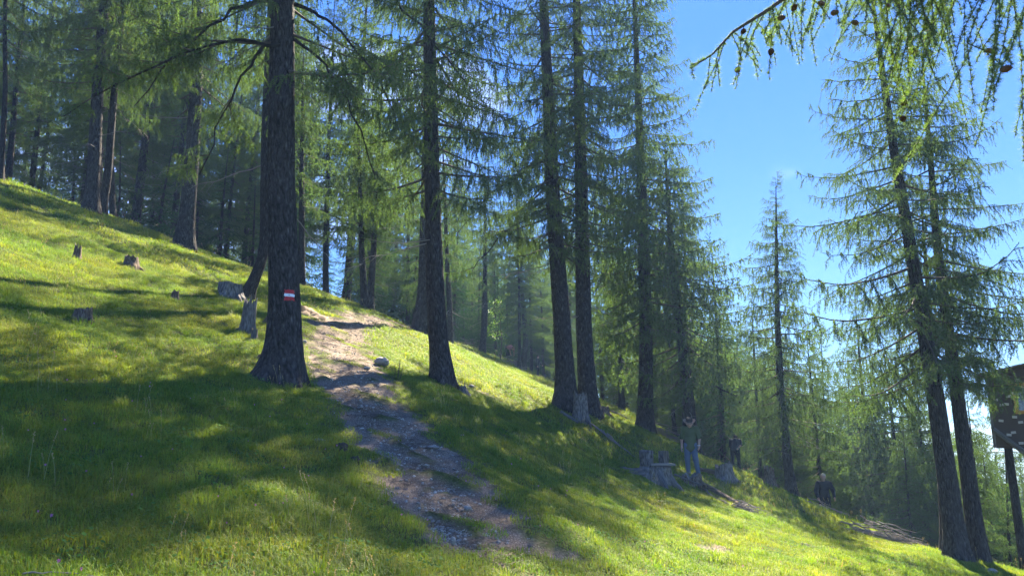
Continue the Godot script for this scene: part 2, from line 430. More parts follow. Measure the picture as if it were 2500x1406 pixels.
# ---------------------------------------------------------------- trees
# a limb along +x: [wood mesh, needle mesh]
func make_limb(length: float, seed_: int, kind: String, coarse := 1.0) -> Array:
	var r := RandomNumberGenerator.new(); r.seed = seed_
	var wood := Geo.new(); var green := Geo.new()
	var main := PackedVector3Array(); var rad := PackedFloat32Array()
	var steps := 9
	var bend := r.randf_range(-0.08, 0.08)
	var sag := r.randf_range(0.18, 0.3)
	for k in steps + 1:
		var t := float(k) / steps
		main.append(Vector3(length * t, length * (-sag * t + (sag - 0.04) * t * t * t) + r.randf_range(-0.015, 0.015) * length * t, length * bend * sin(t * 3.0) + r.randf_range(-0.012, 0.012) * length * t))
		rad.append(lerpf(0.017 * length * 0.5 + 0.009, 0.003, pow(t, 0.8)))
	wood.tube(main, rad, 5, Color(1, 1, 1), false)
	var along := func(t: float) -> Vector3:
		var f := clampf(t, 0.0, 0.999) * steps
		return main[int(f)].lerp(main[int(f) + 1], f - int(f))
	var spruce := kind == "spruce"
	var runs := []          # [points] that carry needles
	var t := 0.10 if spruce else 0.16
	var side := 1.0
	runs.append([main, 0.25])
	while t < 0.98:
		var o: Vector3 = along.call(t)
		var fwd: Vector3 = (along.call(t + 0.03) - along.call(t - 0.03)).normalized()
		var l := (0.34 * length * (1.0 - t) * (0.55 + t) + 0.20) * r.randf_range(0.6, 1.25)
		var out := (fwd * r.randf_range(0.45, 0.8) + Vector3(0, r.randf_range(-0.35, 0.1), side)).normalized()
		var pts := PackedVector3Array(); var rr := PackedFloat32Array()
		var n := 5
		for k in n + 1:
			var q := float(k) / n
			pts.append(o + out * l * q + Vector3(0, -0.28 * l * q * q + 0.03 * r.randf_range(-1, 1) * l, 0.04 * r.randf_range(-1, 1) * l))
			rr.append(lerpf(0.006, 0.002, q))
		wood.tube(pts, rr, 3, Color(1, 1, 1), false)
		runs.append([pts, 0.0])
		# strands that hang from the twig
		var m := int(l / ((0.07 if spruce else 0.05) * sqrt(coarse)))
		for k in m:
			var q := (k + r.randf()) / m
			var h := o + out * l * q + Vector3(0, -0.28 * l * q * q, 0)
			var down := (Vector3(r.randf_range(-0.35, 0.45), -1.0, r.randf_range(-0.4, 0.4) + 0.3 * side) if not spruce else out * 0.7 + Vector3(r.randf_range(-0.2, 0.8), r.randf_range(-0.5, 0.05), r.randf_range(-0.6, 0.6))).normalized()
			var sl := r.randf_range(0.08, 0.34) * (1.0 if not spruce else 0.7)
			if r.randf() < 0.12 and not spruce: sl *= 1.7
			var sp := PackedVector3Array([h, h + down * sl * 0.5 + Vector3(0, 0.012, 0), h + down * sl + Vector3(r.randf_range(-0.03, 0.03), -0.02, 0)])
			runs.append([sp, 0.0])
			wood.tube(sp, PackedFloat32Array([0.0025, 0.002, 0.0014]), 3, Color(1, 1, 1), false)
		side = -side
		t += (0.062 if spruce else 0.075) * r.randf_range(0.7, 1.3) * clampf(2.2 / length, 0.8, 1.6)
	for run in runs:
		var p: PackedVector3Array = run[0]
		for k in p.size() - 1:
			var a := p[k]; var b := p[k + 1]
			if float(k) / (p.size() - 1) < run[1]: continue
			var d := b - a
			var len_ := d.length()
			if len_ < 0.001: continue
			d /= len_
			var count := int(len_ / ((0.0085 if not spruce else 0.0075) * coarse)) + 1
			for q in count:
				var o := a + d * len_ * (q + r.randf()) / count
				var w := Vector3(r.randfn(), r.randfn(), r.randfn()).normalized()
				var dir := (w + d * r.randf_range(0.0, 0.9)).normalized()
				var cross := dir.cross(Vector3(r.randfn(), r.randfn(), r.randfn())).normalized()
				var size := r.randf_range(0.026, 0.046) * (1.0 if not spruce else 0.85) * sqrt(coarse)
				var wide := r.randf_range(0.005, 0.009) * coarse
				var g := r.randf_range(0.7, 1.0)
				var col := Color(g * r.randf_range(0.85, 1.0), g, g * r.randf_range(0.6, 1.0))
				if r.randf() < 0.03: col = Color(1.0, 0.75, 0.5)
				green.tri(o - cross * wide, o + cross * wide, o + dir * size, col)
	return [wood.mesh(M.twig), green.mesh(M.needle if not spruce else M.spruce)]

func make_dead_limb(length: float, seed_: int) -> ArrayMesh:
	var r := RandomNumberGenerator.new(); r.seed = seed_
	var g := Geo.new()
	var main := PackedVector3Array(); var rad := PackedFloat32Array()
	for k in 7:
		var t := k / 6.0
		main.append(Vector3(length * t, length * (-0.28 * t + 0.1 * t * t) + r.randf_range(-0.02, 0.02), r.randf_range(-0.04, 0.04) * length))
		rad.append(lerpf(0.013, 0.003, t))
	g.tube(main, rad, 4, Color(1, 1, 1), false)
	for k in 9:
		var t := r.randf_range(0.25, 0.95) * 6.0
		var o := main[int(t)].lerp(main[mini(int(t) + 1, 6)], t - int(t))
		var d := Vector3(r.randf_range(0.2, 1.0), r.randf_range(-0.7, 0.2), r.randf_range(-1, 1)).normalized()
		var l := r.randf_range(0.15, 0.45) * length * 0.5
		g.tube(PackedVector3Array([o, o + d * l * 0.5 + Vector3(0, -0.01, 0), o + d * l + Vector3(0, -0.05 * l, 0)]), PackedFloat32Array([0.005, 0.004, 0.002]), 3, Color(1, 1, 1), false)
	return g.mesh(M.dead_twig)

# many placed copies of meshes as one mesh
func join(list: Array, mat: Material) -> ArrayMesh:
	var v := PackedVector3Array(); var c := PackedColorArray()
	var flat := {}
	for q in list:
		var m: ArrayMesh = q[0]
		if not flat.has(m):
			var a := m.surface_get_arrays(0)
			var vv := PackedVector3Array(); var cc := PackedColorArray()
			for k in a[Mesh.ARRAY_INDEX]:
				vv.append(a[Mesh.ARRAY_VERTEX][k]); cc.append(a[Mesh.ARRAY_COLOR][k])
			flat[m] = [vv, cc]
		v.append_array(q[1] * (flat[m][0] as PackedVector3Array)); c.append_array(flat[m][1])
	var a := []
	a.resize(Mesh.ARRAY_MAX)
	a[Mesh.ARRAY_VERTEX] = v; a[Mesh.ARRAY_COLOR] = c
	var m := ArrayMesh.new()
	m.add_surface_from_arrays(Mesh.PRIMITIVE_TRIANGLES, a)
	m.surface_set_material(0, mat)
	return m

func spine_at(sp: Array, h: float) -> float:
	var n := sp.size() / 2
	if h <= 0.0: return 0.0 + (sp[2] - sp[0]) / maxf(sp[3] - sp[1], 0.01) * h * 0.5
	for k in n - 1:
		if h <= sp[k * 2 + 3]:
			var t: float = (h - sp[k * 2 + 1]) / maxf(sp[k * 2 + 3] - sp[k * 2 + 1], 0.001)
			return lerpf(sp[k * 2], sp[k * 2 + 2], t)
	var slope: float = (sp[n * 2 - 2] - sp[n * 2 - 4]) / maxf(sp[n * 2 - 1] - sp[n * 2 - 3], 0.01)
	return sp[n * 2 - 2] + slope * (h - sp[n * 2 - 1]) * 0.7

func spine_soft(sp: Array, h: float) -> float:
	return (spine_at(sp, h - 0.35) + 2.0 * spine_at(sp, h) + spine_at(sp, h + 0.35)) / 4.0

func trunk_radius(h: float, r0: float, high: float) -> float:
	return r0 * (pow(clampf(1.0 - h / high, 0.0, 1.0), 0.8) * 1.04 + 0.62 * exp(-maxf(h + 0.05, 0.0) / (1.5 * r0 + 0.08)))

func trunk_out(f: FastNoiseLite, r: float, r0: float, h: float, a: float, seed_: int, lobes: float, lean_foot: float) -> float:
	var foot := exp(-maxf(h, 0.0) / (2.2 * r0 + 0.1))
	var q := r * (1.0 + lobes * foot * (sin(a * 3.0 + seed_) + 0.6 * sin(a * 5.0 + seed_ * 2.0)) * 0.7)
	q += lean_foot * foot * foot * maxf(0.0, -cos(a)) * r0
	return q * (1.0 + 0.05 * f.get_noise_3d(cos(a) * 5.0, h * 0.9, sin(a) * 5.0) + 0.035 * f.get_noise_3d(cos(a) * 14.0, h * 2.5, sin(a) * 14.0))

func make_trunk(sp: Array, r0: float, high: float, sides: int, rows: int, seed_: int, mat: Material, lobes := 0.22, lean_foot := 0.0) -> ArrayMesh:
	var g := Geo.new()
	var f := FastNoiseLite.new(); f.seed = seed_; f.frequency = 1.0
	for k in rows + 1:
		var t := float(k) / rows
		var h := -0.6 + (high + 0.6) * pow(t, 1.9)
		var cx := spine_soft(sp, h)
		var r := trunk_radius(h, r0, high)
		for s in sides + 1:
			var a := TAU * (s % sides) / sides
			var q := trunk_out(f, r, r0, h, a, seed_, lobes, lean_foot)
			g.v.append(Vector3(cx + cos(a) * q, h, sin(a) * q))
			g.u.append(Vector2(float(s) / sides, h))
			var old := f.get_noise_3d(cos(a) * 2.2, h * 1.1 + 40.0, sin(a) * 2.2)
			var moss := smoothstep(0.12, 0.4, f.get_noise_3d(cos(a) * 3.0 + 9.0, h * 0.8, sin(a) * 3.0))
			g.c.append((Color(1, 1, 1) * (1.0 + 0.45 * old)).lerp(Color(1.5, 1.55, 1.3), 0.45 * moss))
	for k in rows:
		for s in sides:
			var q := k * (sides + 1) + s
			g.i.append_array(PackedInt32Array([q, q + sides + 1, q + 1, q + 1, q + sides + 1, q + sides + 2]))
	g.smooth()
	for k in rows + 1:     # the seam
		var a := k * (sides + 1)
		var nn := (g.n[a] + g.n[a + sides]).normalized()
		g.n[a] = nn; g.n[a + sides] = nn
	return g.mesh(mat)

func crown(o: Node, sp: Array, r0: float, high: float, base: float, reach: float, dens: float, kind: String, seed_: int, dead := 6, joined := false) -> void:
	var r := RandomNumberGenerator.new(); r.seed = seed_
	var sets: Array = limb_sets[kind]
	var variant := seed_ % 3
	var where := [[], []]
	var h := base
	var az := r.randf() * TAU
	while h < high - 0.15:
		var t := (h - base) / (high - base)
		var prof := pow(1.0 - t, 0.75) * (0.72 + 0.28 * smoothstep(0.0, 0.2, t))
		if kind.begins_with("spruce"): prof = 1.0 - t
		var l := maxf(reach * prof * r.randf_range(0.62, 1.12), 0.22)
		var cls := 0 if l < 1.5 else 1
		var arch: float = [1.1, 2.6][cls]
		var s := l / arch
		az += 2.399 + r.randf_range(-0.5, 0.5)
		var pitch := lerpf(-0.14, 0.5, pow(t, 1.5)) + r.randf_range(-0.16, 0.16)
		if kind.begins_with("spruce"): pitch -= 0.15
		var b := Basis(Vector3.UP, az) * Basis(Vector3(0, 0, 1), pitch) * Basis(Vector3(1, 0, 0), r.randf_range(-0.2, 0.2))
		where[cls].append(Transform3D(b.scaled_local(Vector3(s, s * r.randf_range(0.9, 1.15), s * r.randf_range(0.9, 1.2))), Vector3(spine_soft(sp, h), h, 0) + b.x * trunk_radius(h, r0, high) * 0.6))
		h += (0.15 if kind.begins_with("larch") else 0.13) / dens * r.randf_range(0.5, 1.5) * lerpf(1.0, 0.72, t)
	# the leader
	where[0].append(Transform3D((Basis(Vector3(0, 0, 1), 1.5)).scaled(Vector3(0.5, 0.6, 0.5)), Vector3(spine_soft(sp, high - 0.5), high - 0.5, 0)))
	if joined:
		var leafy := []; var woody := []
		for cls in 2:
			for t in where[cls]:
				woody.append([sets[cls][variant][0], t]); leafy.append([sets[cls][variant][1], t])
		part("branches", join(woody, M.twig), o)
		part("crown", join(leafy, M.spruce if kind.begins_with("spruce") else M.needle), o)
	else: for cls in 2:
		if where[cls].is_empty(): continue
		var pair: Array = sets[cls][variant]
		many("branches", pair[0], where[cls], o).set_meta("kind", "stuff")
		many("crown", pair[1], where[cls], o).set_meta("kind", "stuff")
	if dead > 0:
		var w := []
		for k in dead:
			var y := r.randf_range(maxf(1.5, base * 0.45), base + 1.0)
			var b := Basis(Vector3.UP, r.randf() * TAU) * Basis(Vector3(0, 0, 1), r.randf_range(-0.3, 0.1))
			w.append(Transform3D(b.scaled_local(Vector3.ONE * r.randf_range(0.6, 1.3)), Vector3(spine_soft(sp, y), y, 0) + b.x * trunk_radius(y, r0, high) * 0.7))
		many("dead_branches", limb_sets.dead[variant], w, o).set_meta("kind", "stuff")

func plant_tree(row: Array, k: int) -> Node3D:
	var x: float = row[2]; var z: float = row[3]
	var o := thing(row[0], row[1], "tree", Vector3(x, land(x, z) - 0.03, z), 0.0, "larches on the pasture")
	var near: bool = z > -20.5
	var mat: Material = M.bark
	var sides := 56 if k == 0 else 28 if near else 18
	part("trunk", make_trunk(row[4], row[5], row[6], sides, 90 if k == 0 else 46 if near else 30, 11 + k, mat, 0.2, 1.25 if k == 0 else 0.35 if k in [2, 11, 15] else 0.0), o)
	crown(o, row[4], row[5], row[6], row[7], row[8], row[9], "larch" if z > -27.0 else "larch_far", 40 + k, 0 if k >= 22 else 9 if k > 12 else 4)
	return o

# a heavy limb of a big tree: bent wood with ordinary limbs growing from it
func heavy_limb(o: Node, from: Vector3, mid: Vector3, tip: Vector3, r0: float, seed_: int, leafy := true) -> void:
	var r := RandomNumberGenerator.new(); r.seed = seed_
	var pts := PackedVector3Array(); var rad := PackedFloat32Array()
	var n := 12
	for k in n + 1:
		var t := float(k) / n
		var p := from.lerp(mid, t).lerp(mid.lerp(tip, t), t)
		pts.append(p + Vector3(r.randf_range(-1, 1), r.randf_range(-1, 1), r.randf_range(-1, 1)) * 0.06)
		rad.append(lerpf(r0 * 0.8, 0.009, pow(t, 0.7)) * r.randf_range(0.85, 1.15))
	var g := Geo.new()
	g.tube(pts, rad, 8, Color(1, 1, 1), false)
	part("limb", g.mesh(M.bark), o)
	if not leafy: return
	var where := []
	for k in 8:
		var t := r.randf_range(0.35, 1.0) * (n - 0.01)
		var p := pts[int(t)].lerp(pts[int(t) + 1], t - int(t))
		var d := (pts[int(t) + 1] - pts[int(t)]).normalized()
		var az := atan2(-d.z, d.x) + r.randf_range(-1.2, 1.2)
		var b := Basis(Vector3.UP, az) * Basis(Vector3(0, 0, 1), r.randf_range(-0.55, 0.05))
		where.append(Transform3D(b.scaled_local(Vector3.ONE * r.randf_range(0.5, 1.0)), p))
	var pair: Array = limb_sets.larch[0][seed_ % 3]
	many("branches", pair[0], where, o).set_meta("kind", "stuff")
	many("crown", pair[1], where, o).set_meta("kind", "stuff")

# where a point would show in a 2500 pixel wide view from the camera: used to keep tree heights below the skyline
func on_photo(p: Vector3) -> Vector2:
	var y := p.y - 1.6
	var f := y * sin(0.18785) - p.z * cos(0.18785)
	return Vector2(1250.0 + 1878.0 * p.x / f, 703.0 - 1878.0 * (y * cos(0.18785) + p.z * sin(0.18785)) / f)

func woods() -> void:
	var kinds := []
	# sources for the crowded forest: [kind, height, crown base, reach, radius]
	var src := [["larch", 18.0, 3.2, 2.9, 0.16], ["larch", 15.0, 2.4, 2.6, 0.13], ["larch", 20.0, 4.5, 3.2, 0.19], ["larch", 11.0, 1.2, 2.2, 0.11],
		["spruce", 6.0, 0.3, 1.5, 0.08], ["spruce", 9.0, 0.5, 1.9, 0.11], ["spruce", 4.2, 0.2, 1.25, 0.06], ["larch", 9.0, 0.8, 2.2, 0.10], ["larch", 8.0, 0.4, 2.9, 0.11]]
	for k in src.size():
		var q: Array = src[k]
		var bend := rf(-0.3, 0.3)
		var o := Node3D.new()
		var sp := [0.0, 0.0, bend * 0.4, 1.2, bend * 0.3, q[1] * 0.4, rf(-0.3, 0.3), q[1]]
		part("trunk", make_trunk(sp, q[4], q[1], 9, 14, 70 + k, M.bark, 0.1), o)
		crown(o, sp, q[4], q[1], q[2], q[3], (1.45 if q[3] > 2.8 and q[1] < 9.0 else 1.0), q[0] + "_far", 90 + k, 10 if q[0] == "larch" and q[2] > 2.0 else 0, true)
		kinds.append(o)
	# x, z, source, scale
	var spots := []
	var put := func(x0: float, x1: float, z0: float, z1: float, n: int, gap: float, which: Array, zone: String, s0: float, s1: float) -> void:
		var tries := 0
		var got := 0
		while got < n and tries < 4000:
			tries += 1
			var x := rf(x0, x1); var z := rf(z0, z1)
			if absf(x / z) > 0.78: continue
			var id: int = which[rng.randi() % which.size()]
			var sc := rf(s0, s1)
			var tip := on_photo(Vector3(x, land(x, z) + src[id][1] * sc, z))
			if tip.x > 1790.0 and tip.y < 660.0 + 130.0 * smoothstep(1900.0, 2300.0, tip.x): continue
			if tip.x > 1765.0 and tip.x < 1810.0 and z > -31.0: continue
			var clash := false
			for s in spots:
				if Vector2(s[0] - x, s[1] - z).length() < gap: clash = true; break
			if clash: continue
			for t in TREES:
				if Vector2(t[2] - x, t[3] - z).length() < 1.6: clash = true; break
			if clash: continue
			spots.append([x, z, id, sc, zone]); got += 1
	spots.append([-15.4, -32.5, 6, 1.25, "young"])
	spots.append([-13.0, -33.5, 4, 0.95, "young"])
	spots.append([-17.6, -33.0, 4, 0.8, "young"])
	put.call(-34.0, -9.0, -50.0, -33.0, 36, 1.9, [0, 1, 2, 0, 5], "left", 0.85, 1.2)
	put.call(-36.0, -7.0, -62.0, -36.0, 40, 1.5, [4, 5, 5, 3], "left", 0.9, 1.4)
	put.call(-9.0, 4.0, -84.0, -44.0, 24, 2.4, [0, 1, 2, 1], "middle", 0.55, 0.85)
	put.call(-9.0, 5.5, -84.0, -60.0, 30, 1.6, [5, 4, 5, 3], "middle", 0.9, 1.6)
	put.call(-7.5, -3.5, -50.0, -36.0, 5, 2.0, [5, 1, 4], "middle", 0.8, 1.2)
	put.call(-9.0, 1.5, -62.0, -46.0, 16, 1.6, [5, 4, 3], "middle", 0.8, 1.3)
	put.call(4.5, 15.0, -62.0, -36.0, 20, 2.0, [0, 1, 3, 1], "right", 0.6, 0.95)
	put.call(8.5, 28.0, -48.0, -27.0, 100, 1.1, [3, 8, 7, 8, 8, 5], "right", 0.65, 1.1)
	put.call(12.0, 19.0, -27.0, -20.5, 12, 1.5, [8, 7, 5], "right", 0.5, 0.8)
	put.call(5.0, 40.0, -84.0, -46.0, 40, 1.9, [0, 1, 5, 3], "right", 0.7, 1.1)
	var labels := {
		"left": ["crowded conifer in the dark forest beyond the left crest", "forest beyond the left crest"],
		"middle": ["conifer in the hazy forest beyond the top of the path", "forest beyond the path"],
		"right": ["conifer in the thicket falling away beyond the right crest", "thicket beyond the right crest"],
		"young": ["", "young spruces behind the left crest"]}
	var names := {"larch": "larch_tree", "spruce": "spruce_tree"}
	for s in spots:
		var kind: String = src[s[2]][0]
		var o: Node3D = kinds[s[2]].duplicate()
		o.name = numbered(names[kind])
		add_child(o)
		o.position = Vector3(s[0], land(s[0], s[1]) - 0.05, s[1])
		o.rotation = Vector3(rf(-0.03, 0.03), rf(0, TAU), rf(-0.03, 0.03))
		o.scale = Vector3.ONE * s[3]
		var look: String = ["tall bare-stemmed larch", "tall slim larch", "tall thick larch", "pointed young larch", "low dense spruce", "dark taller spruce", "small bushy spruce", "low leafy larch", "broad drooping larch"][s[2]]
		var row: String = "front edge" if s[1] > -37.0 else "second rows" if s[1] > -50.0 else "far depth"
		if s[4] == "young": tag(o, ["smallest young spruce behind the left crest, left of the lone larch", "young spruce behind the left crest close to the lone larch", "young spruce behind the leaning left crest pair"][[-15.4, -13.0, -17.6].find(s[0])], "tree", labels.young[1])
		else: tag(o, "%s in the %s of the %s" % [look, row, labels[s[4]][1]], "tree", labels[s[4]][1])
	for o in kinds: o.free()

# ---------------------------------------------------------------- grass
func grass_patch(seed_: int, blades: int, radius: float, low: float, high: float, wide: float) -> ArrayMesh:
	var r := RandomNumberGenerator.new(); r.seed = seed_
	var g := Geo.new()
	for k in blades:
		var a := r.randf() * TAU
		var p := Vector3(cos(a), 0, sin(a)) * radius * sqrt(r.randf())
		var h := r.randf_range(low, high) * (0.7 + 0.6 * r.randf() * r.randf())
		var b := r.randf() * TAU
		var lean := Vector3(cos(b), 0, sin(b)) * h * r.randf_range(0.2, 1.3)
		var across := Vector3(-sin(b + r.randf_range(-0.8, 0.8)), 0, cos(b)) * wide * r.randf_range(0.6, 1.3)
		var t := r.randf_range(0.5, 1.0)
		var col := Color(t * r.randf_range(0.7, 1.0), t, t * r.randf_range(0.6, 1.0))
		if r.randf() < 0.12: col = Color(1.0, 0.86, 0.75)
		var m := p + lean * 0.35 + Vector3(0, h * 0.6, 0)
		var e := p + lean + Vector3(0, h * r.randf_range(0.55, 1.0), 0)
		p.y = -0.03
		g.quad(p - across, m - across * 0.75, m + across * 0.75, p + across, col)
		g.tri(m - across * 0.75, e, m + across * 0.75, col)
	return g.mesh(M.grass)

func herb_patch(seed_: int) -> ArrayMesh:      # small broad leaves: clover, lady's mantle
	var r := RandomNumberGenerator.new(); r.seed = seed_
	var g := Geo.new()
	for k in 46:
		var a := r.randf() * TAU
		var p := Vector3(cos(a), 0, sin(a)) * 0.22 * sqrt(r.randf()) + Vector3(0, r.randf_range(0.015, 0.06), 0)
		var nn := Vector3(r.randf_range(-0.5, 0.5), 1, r.randf_range(-0.5, 0.5)).normalized()
		var e := nn.cross(Vector3(r.randfn(), 0, r.randfn())).normalized() * r.randf_range(0.008, 0.02)
		var f := nn.cross(e)
		var t := r.randf_range(0.5, 0.85)
		var col := Color(t * 0.7, t, t * 0.8)
		g.quad(p - e, p + f * 0.8, p + e, p - f * 0.8, col)
	return g.mesh(M.herb)

func tussock(seed_: int) -> ArrayMesh:        # a clump of long splayed blades
	var r := RandomNumberGenerator.new(); r.seed = seed_
	var g := Geo.new()
	for k in 90:
		var b := r.randf() * TAU
		var d := Vector3(cos(b), 0, sin(b))
		var p := d * 0.07 * sqrt(r.randf()) + Vector3(0, -0.02, 0)
		var h := r.randf_range(0.08, 0.2)
		var lean := d * h * r.randf_range(0.2, 0.9)
		var across := Vector3(-d.z, 0, d.x).rotated(Vector3.UP, r.randf_range(-0.7, 0.7)) * r.randf_range(0.0018, 0.0036)
		var t := r.randf_range(0.6, 1.05)
		var col := Color(t * r.randf_range(0.75, 1.0), t, t * 0.8) if r.randf() > 0.15 else Color(1.05, 0.9, 0.75)
		var m := p + lean * 0.45 + Vector3(0, h * 0.7, 0)
		var e := p + lean * 1.15 + Vector3(0, h * r.randf_range(0.55, 0.95), 0)
		g.quad(p - across, m - across * 0.8, m + across * 0.8, p + across, col)
		g.tri(m - across * 0.8, e, m + across * 0.8, col)
	return g.mesh(M.grass)

func seed_head(seed_: int) -> ArrayMesh:
	var r := RandomNumberGenerator.new(); r.seed = seed_
	var g := Geo.new()
	for k in 4:
		var b := r.randf() * TAU
		var h := r.randf_range(0.22, 0.42)
		var p := Vector3(r.randf_range(-0.1, 0.1), -0.02, r.randf_range(-0.1, 0.1))
		var lean := Vector3(cos(b), 0, sin(b)) * h * r.randf_range(0.1, 0.4)
		var tip := p + lean + Vector3(0, h, 0)
		var m := p + lean * 0.35 + Vector3(0, h * 0.55, 0)
		g.tube(PackedVector3Array([p, m, tip]), PackedFloat32Array([0.0016, 0.0014, 0.001]), 3, Color(0.9, 1, 0.8), false)
		g.n = PackedVector3Array(); g.u = PackedVector2Array()
		for q in 10:
			var t := q / 10.0
			var o := m.lerp(tip, 0.55 + 0.45 * t)
			var d := Vector3(r.randfn(), r.randf_range(0.4, 1.5), r.randfn()).normalized() * 0.016
			var w := d.cross(Vector3(r.randfn(), r.randfn(), r.randfn())).normalized() * 0.004
			g.tri(o - w, o + w, o + d, Color(1, 0.9, 0.8))
	return g.mesh(M.straw)

func seen_from_camera(x: float, y: float, z: float) -> bool:
	for k in range(1, 12):
		var t := k / 12.0
		if land(x * t, z * t) > lerpf(1.6, y, t) + 0.12: return false
	return true

func meadow() -> void:
	var short_ := [grass_patch(1, 300, 0.26, 0.02, 0.055, 0.003), grass_patch(2, 300, 0.26, 0.02, 0.065, 0.003)]
	var long_ := [grass_patch(3, 280, 0.28, 0.03, 0.10, 0.0028), grass_patch(4, 280, 0.28, 0.03, 0.09, 0.0028)]
	var far_ := [grass_patch(5, 220, 0.5, 0.05, 0.12, 0.006), grass_patch(6, 220, 0.5, 0.05, 0.11, 0.006)]
	var lists := [[], [], [], [], [], [], [], [], [], []]
	var cols := []
	for k in 10: cols.append(PackedColorArray())
	var heads := []
	var z := -2.2
	while z > -62.0:
		var d := -z
		var step := 0.15 if d < 7.0 else 0.19 if d < 13.0 else 0.25 if d < 21.0 else 0.42 if d < 38.0 else 0.75
		var half := d * 0.72 + 0.8
		var x := -half
		while x < half:
			var px := x + rf(-0.5, 0.5) * step; var pz := z + rf(-0.5, 0.5) * step
			x += step
			if px < -34.0 or px > 24.0: continue
			var y := top(px, pz)
			if not seen_from_camera(px, y + 0.25, pz): continue
			var b := bare(px, pz)
			if d < 30.0 and px < 6.0: b = maxf(b, 0.5 * maxf(maxf(bare(px - 0.2, pz), bare(px + 0.2, pz)), maxf(bare(px, pz - 0.2), bare(px, pz + 0.2))))
			if rng.randf() < smoothstep(0.12, 0.7, b): continue
			if d > 31.0 and (px < -6.0 or px > 8.0) and rng.randf() < 0.6: continue
			var lush := bump.get_noise_2d(px * 0.9 + 5.0, pz * 0.9)
			var fine := bump.get_noise_2d(px * 3.4 + 50.0, pz * 3.4)
			var left := smoothstep(1.0, -4.0, px + 0.12 * pz + 1.0)
			var which := 0
			if d > 21.0: which = 4 + rng.randi() % 2
			elif lush + 0.5 * left - b * 1.5 > 0.12: which = 2 + rng.randi() % 2
			else: which = rng.randi() % 2
			if rng.randf() < 0.06 + 0.2 * smoothstep(0.15, 0.5, fine) and d < 16.0: which = 6 + rng.randi() % 2
			elif rng.randf() < 0.05 + 0.12 * smoothstep(0.0, 0.4, lush) and d < 24.0 and b < 0.2: which = 8 + rng.randi() % 2
			var s := rf(0.75, 1.2) * (1.0 - 0.45 * smoothstep(0.02, 0.4, b))
			if d > 38.0: s *= 1.5
			var t := Basis(Vector3.UP, rf(0, TAU)).scaled(Vector3(1.0, s, 1.0) * (1.0 if d < 38.0 else 1.5))
			var nx := top(px + 0.2, pz) - y; var nz := top(px, pz + 0.2) - y
			var shear := Basis(Vector3(1, nx / 0.2, 0), Vector3(0, 1, 0), Vector3(0, nz / 0.2, 1))
			lists[which].append(Transform3D(shear * t, Vector3(px, y, pz)))
			var dry := clampf(0.5 + 0.9 * bump.get_noise_2d(px * 0.7 - 40.0, pz * 0.7) + 0.5 * fine, 0.0, 1.0)
			var tone := 0.8 + 0.25 * fine + rf(-0.14, 0.14)
			cols[which].append(Color(lerpf(0.62, 1.0, dry), lerpf(0.86, 0.97, dry), lerpf(0.75, 0.95, dry)) * tone)
			var edge: float = smoothstep(17.0, 23.0, d)
			if rng.randf() < (0.012 + 0.05 * edge + (0.02 if which in [2, 3] else 0.0)) and b < 0.1:
				heads.append(Transform3D(Basis(Vector3.UP, rf(0, TAU)).scaled(Vector3.ONE * rf(0.6, 1.15)), Vector3(px, y, pz)))
		z -= step
	var meshes := [short_[0], short_[1], long_[0], long_[1], far_[0], far_[1], herb_patch(7), herb_patch(8), tussock(31), tussock(32)]
	var names := ["short_grass", "short_grass", "long_grass", "long_grass", "slope_grass", "slope_grass", "clover_leaves", "clover_leaves", "grass_tussocks", "grass_tussocks"]
	var texts := ["short grazed green grass beside the path", "short grazed green grass beside the path", "longer green meadow grass on the left slope", "longer green meadow grass on the left slope", "grass on the far part of the slope", "grass on the far part of the slope", "low clover and herb leaves among the grass", "low clover and herb leaves among the grass", "splayed tufts of longer grass on the slope", "splayed tufts of longer grass on the slope"]
	for k in 10:
		var o := many(numbered(names[k]), meshes[k], lists[k], self, cols[k])
		tag(o, texts[k], "grass", "", "stuff")
		print(names[k], " ", lists[k].size())
	var so := many(numbered("seed_grass"), seed_head(9), heads, self)
	tag(so, "pale dry seed heads standing above the grass", "grass", "", "stuff")

func gravel() -> void:
	var meshes := []
	for k in 3: meshes.append(rock_mesh(300 + k, 0, Vector3(1, 0.6, 0.8), 0.35))
	var lists := [[], [], []]
	var cols := [PackedColorArray(), PackedColorArray(), PackedColorArray()]
	for k in 9500:
		var s := rng.randi() % (PATH.size() - 1)
		var t := rng.randf()
		var x: float = lerpf(PATH[s][0], PATH[s + 1][0], t) + rng.randfn() * PATH[s][2] * 0.55
		var z: float = lerpf(PATH[s][1], PATH[s + 1][1], t) + rng.randfn() * 0.2
		if bare(x, z) < 0.3: continue
		var size := 0.004 + 0.022 * pow(rng.randf(), 7.0) + 0.005 * rng.randf()
		var w := rng.randi() % 3
		lists[w].append(Transform3D(Basis(Vector3.UP, rf(0, TAU)).scaled(Vector3.ONE * size), Vector3(x, top(x, z) - 0.05 * bare(x, z) + size * 0.15, z)))
		cols[w].append(Color(1, 1, 1) * rf(0.7, 1.6))
	for k in 3:
		tag(many(numbered("gravel"), meshes[k], lists[k], self, cols[k]), "small grey pebbles and grit strewn on the path", "gravel", "", "stuff")

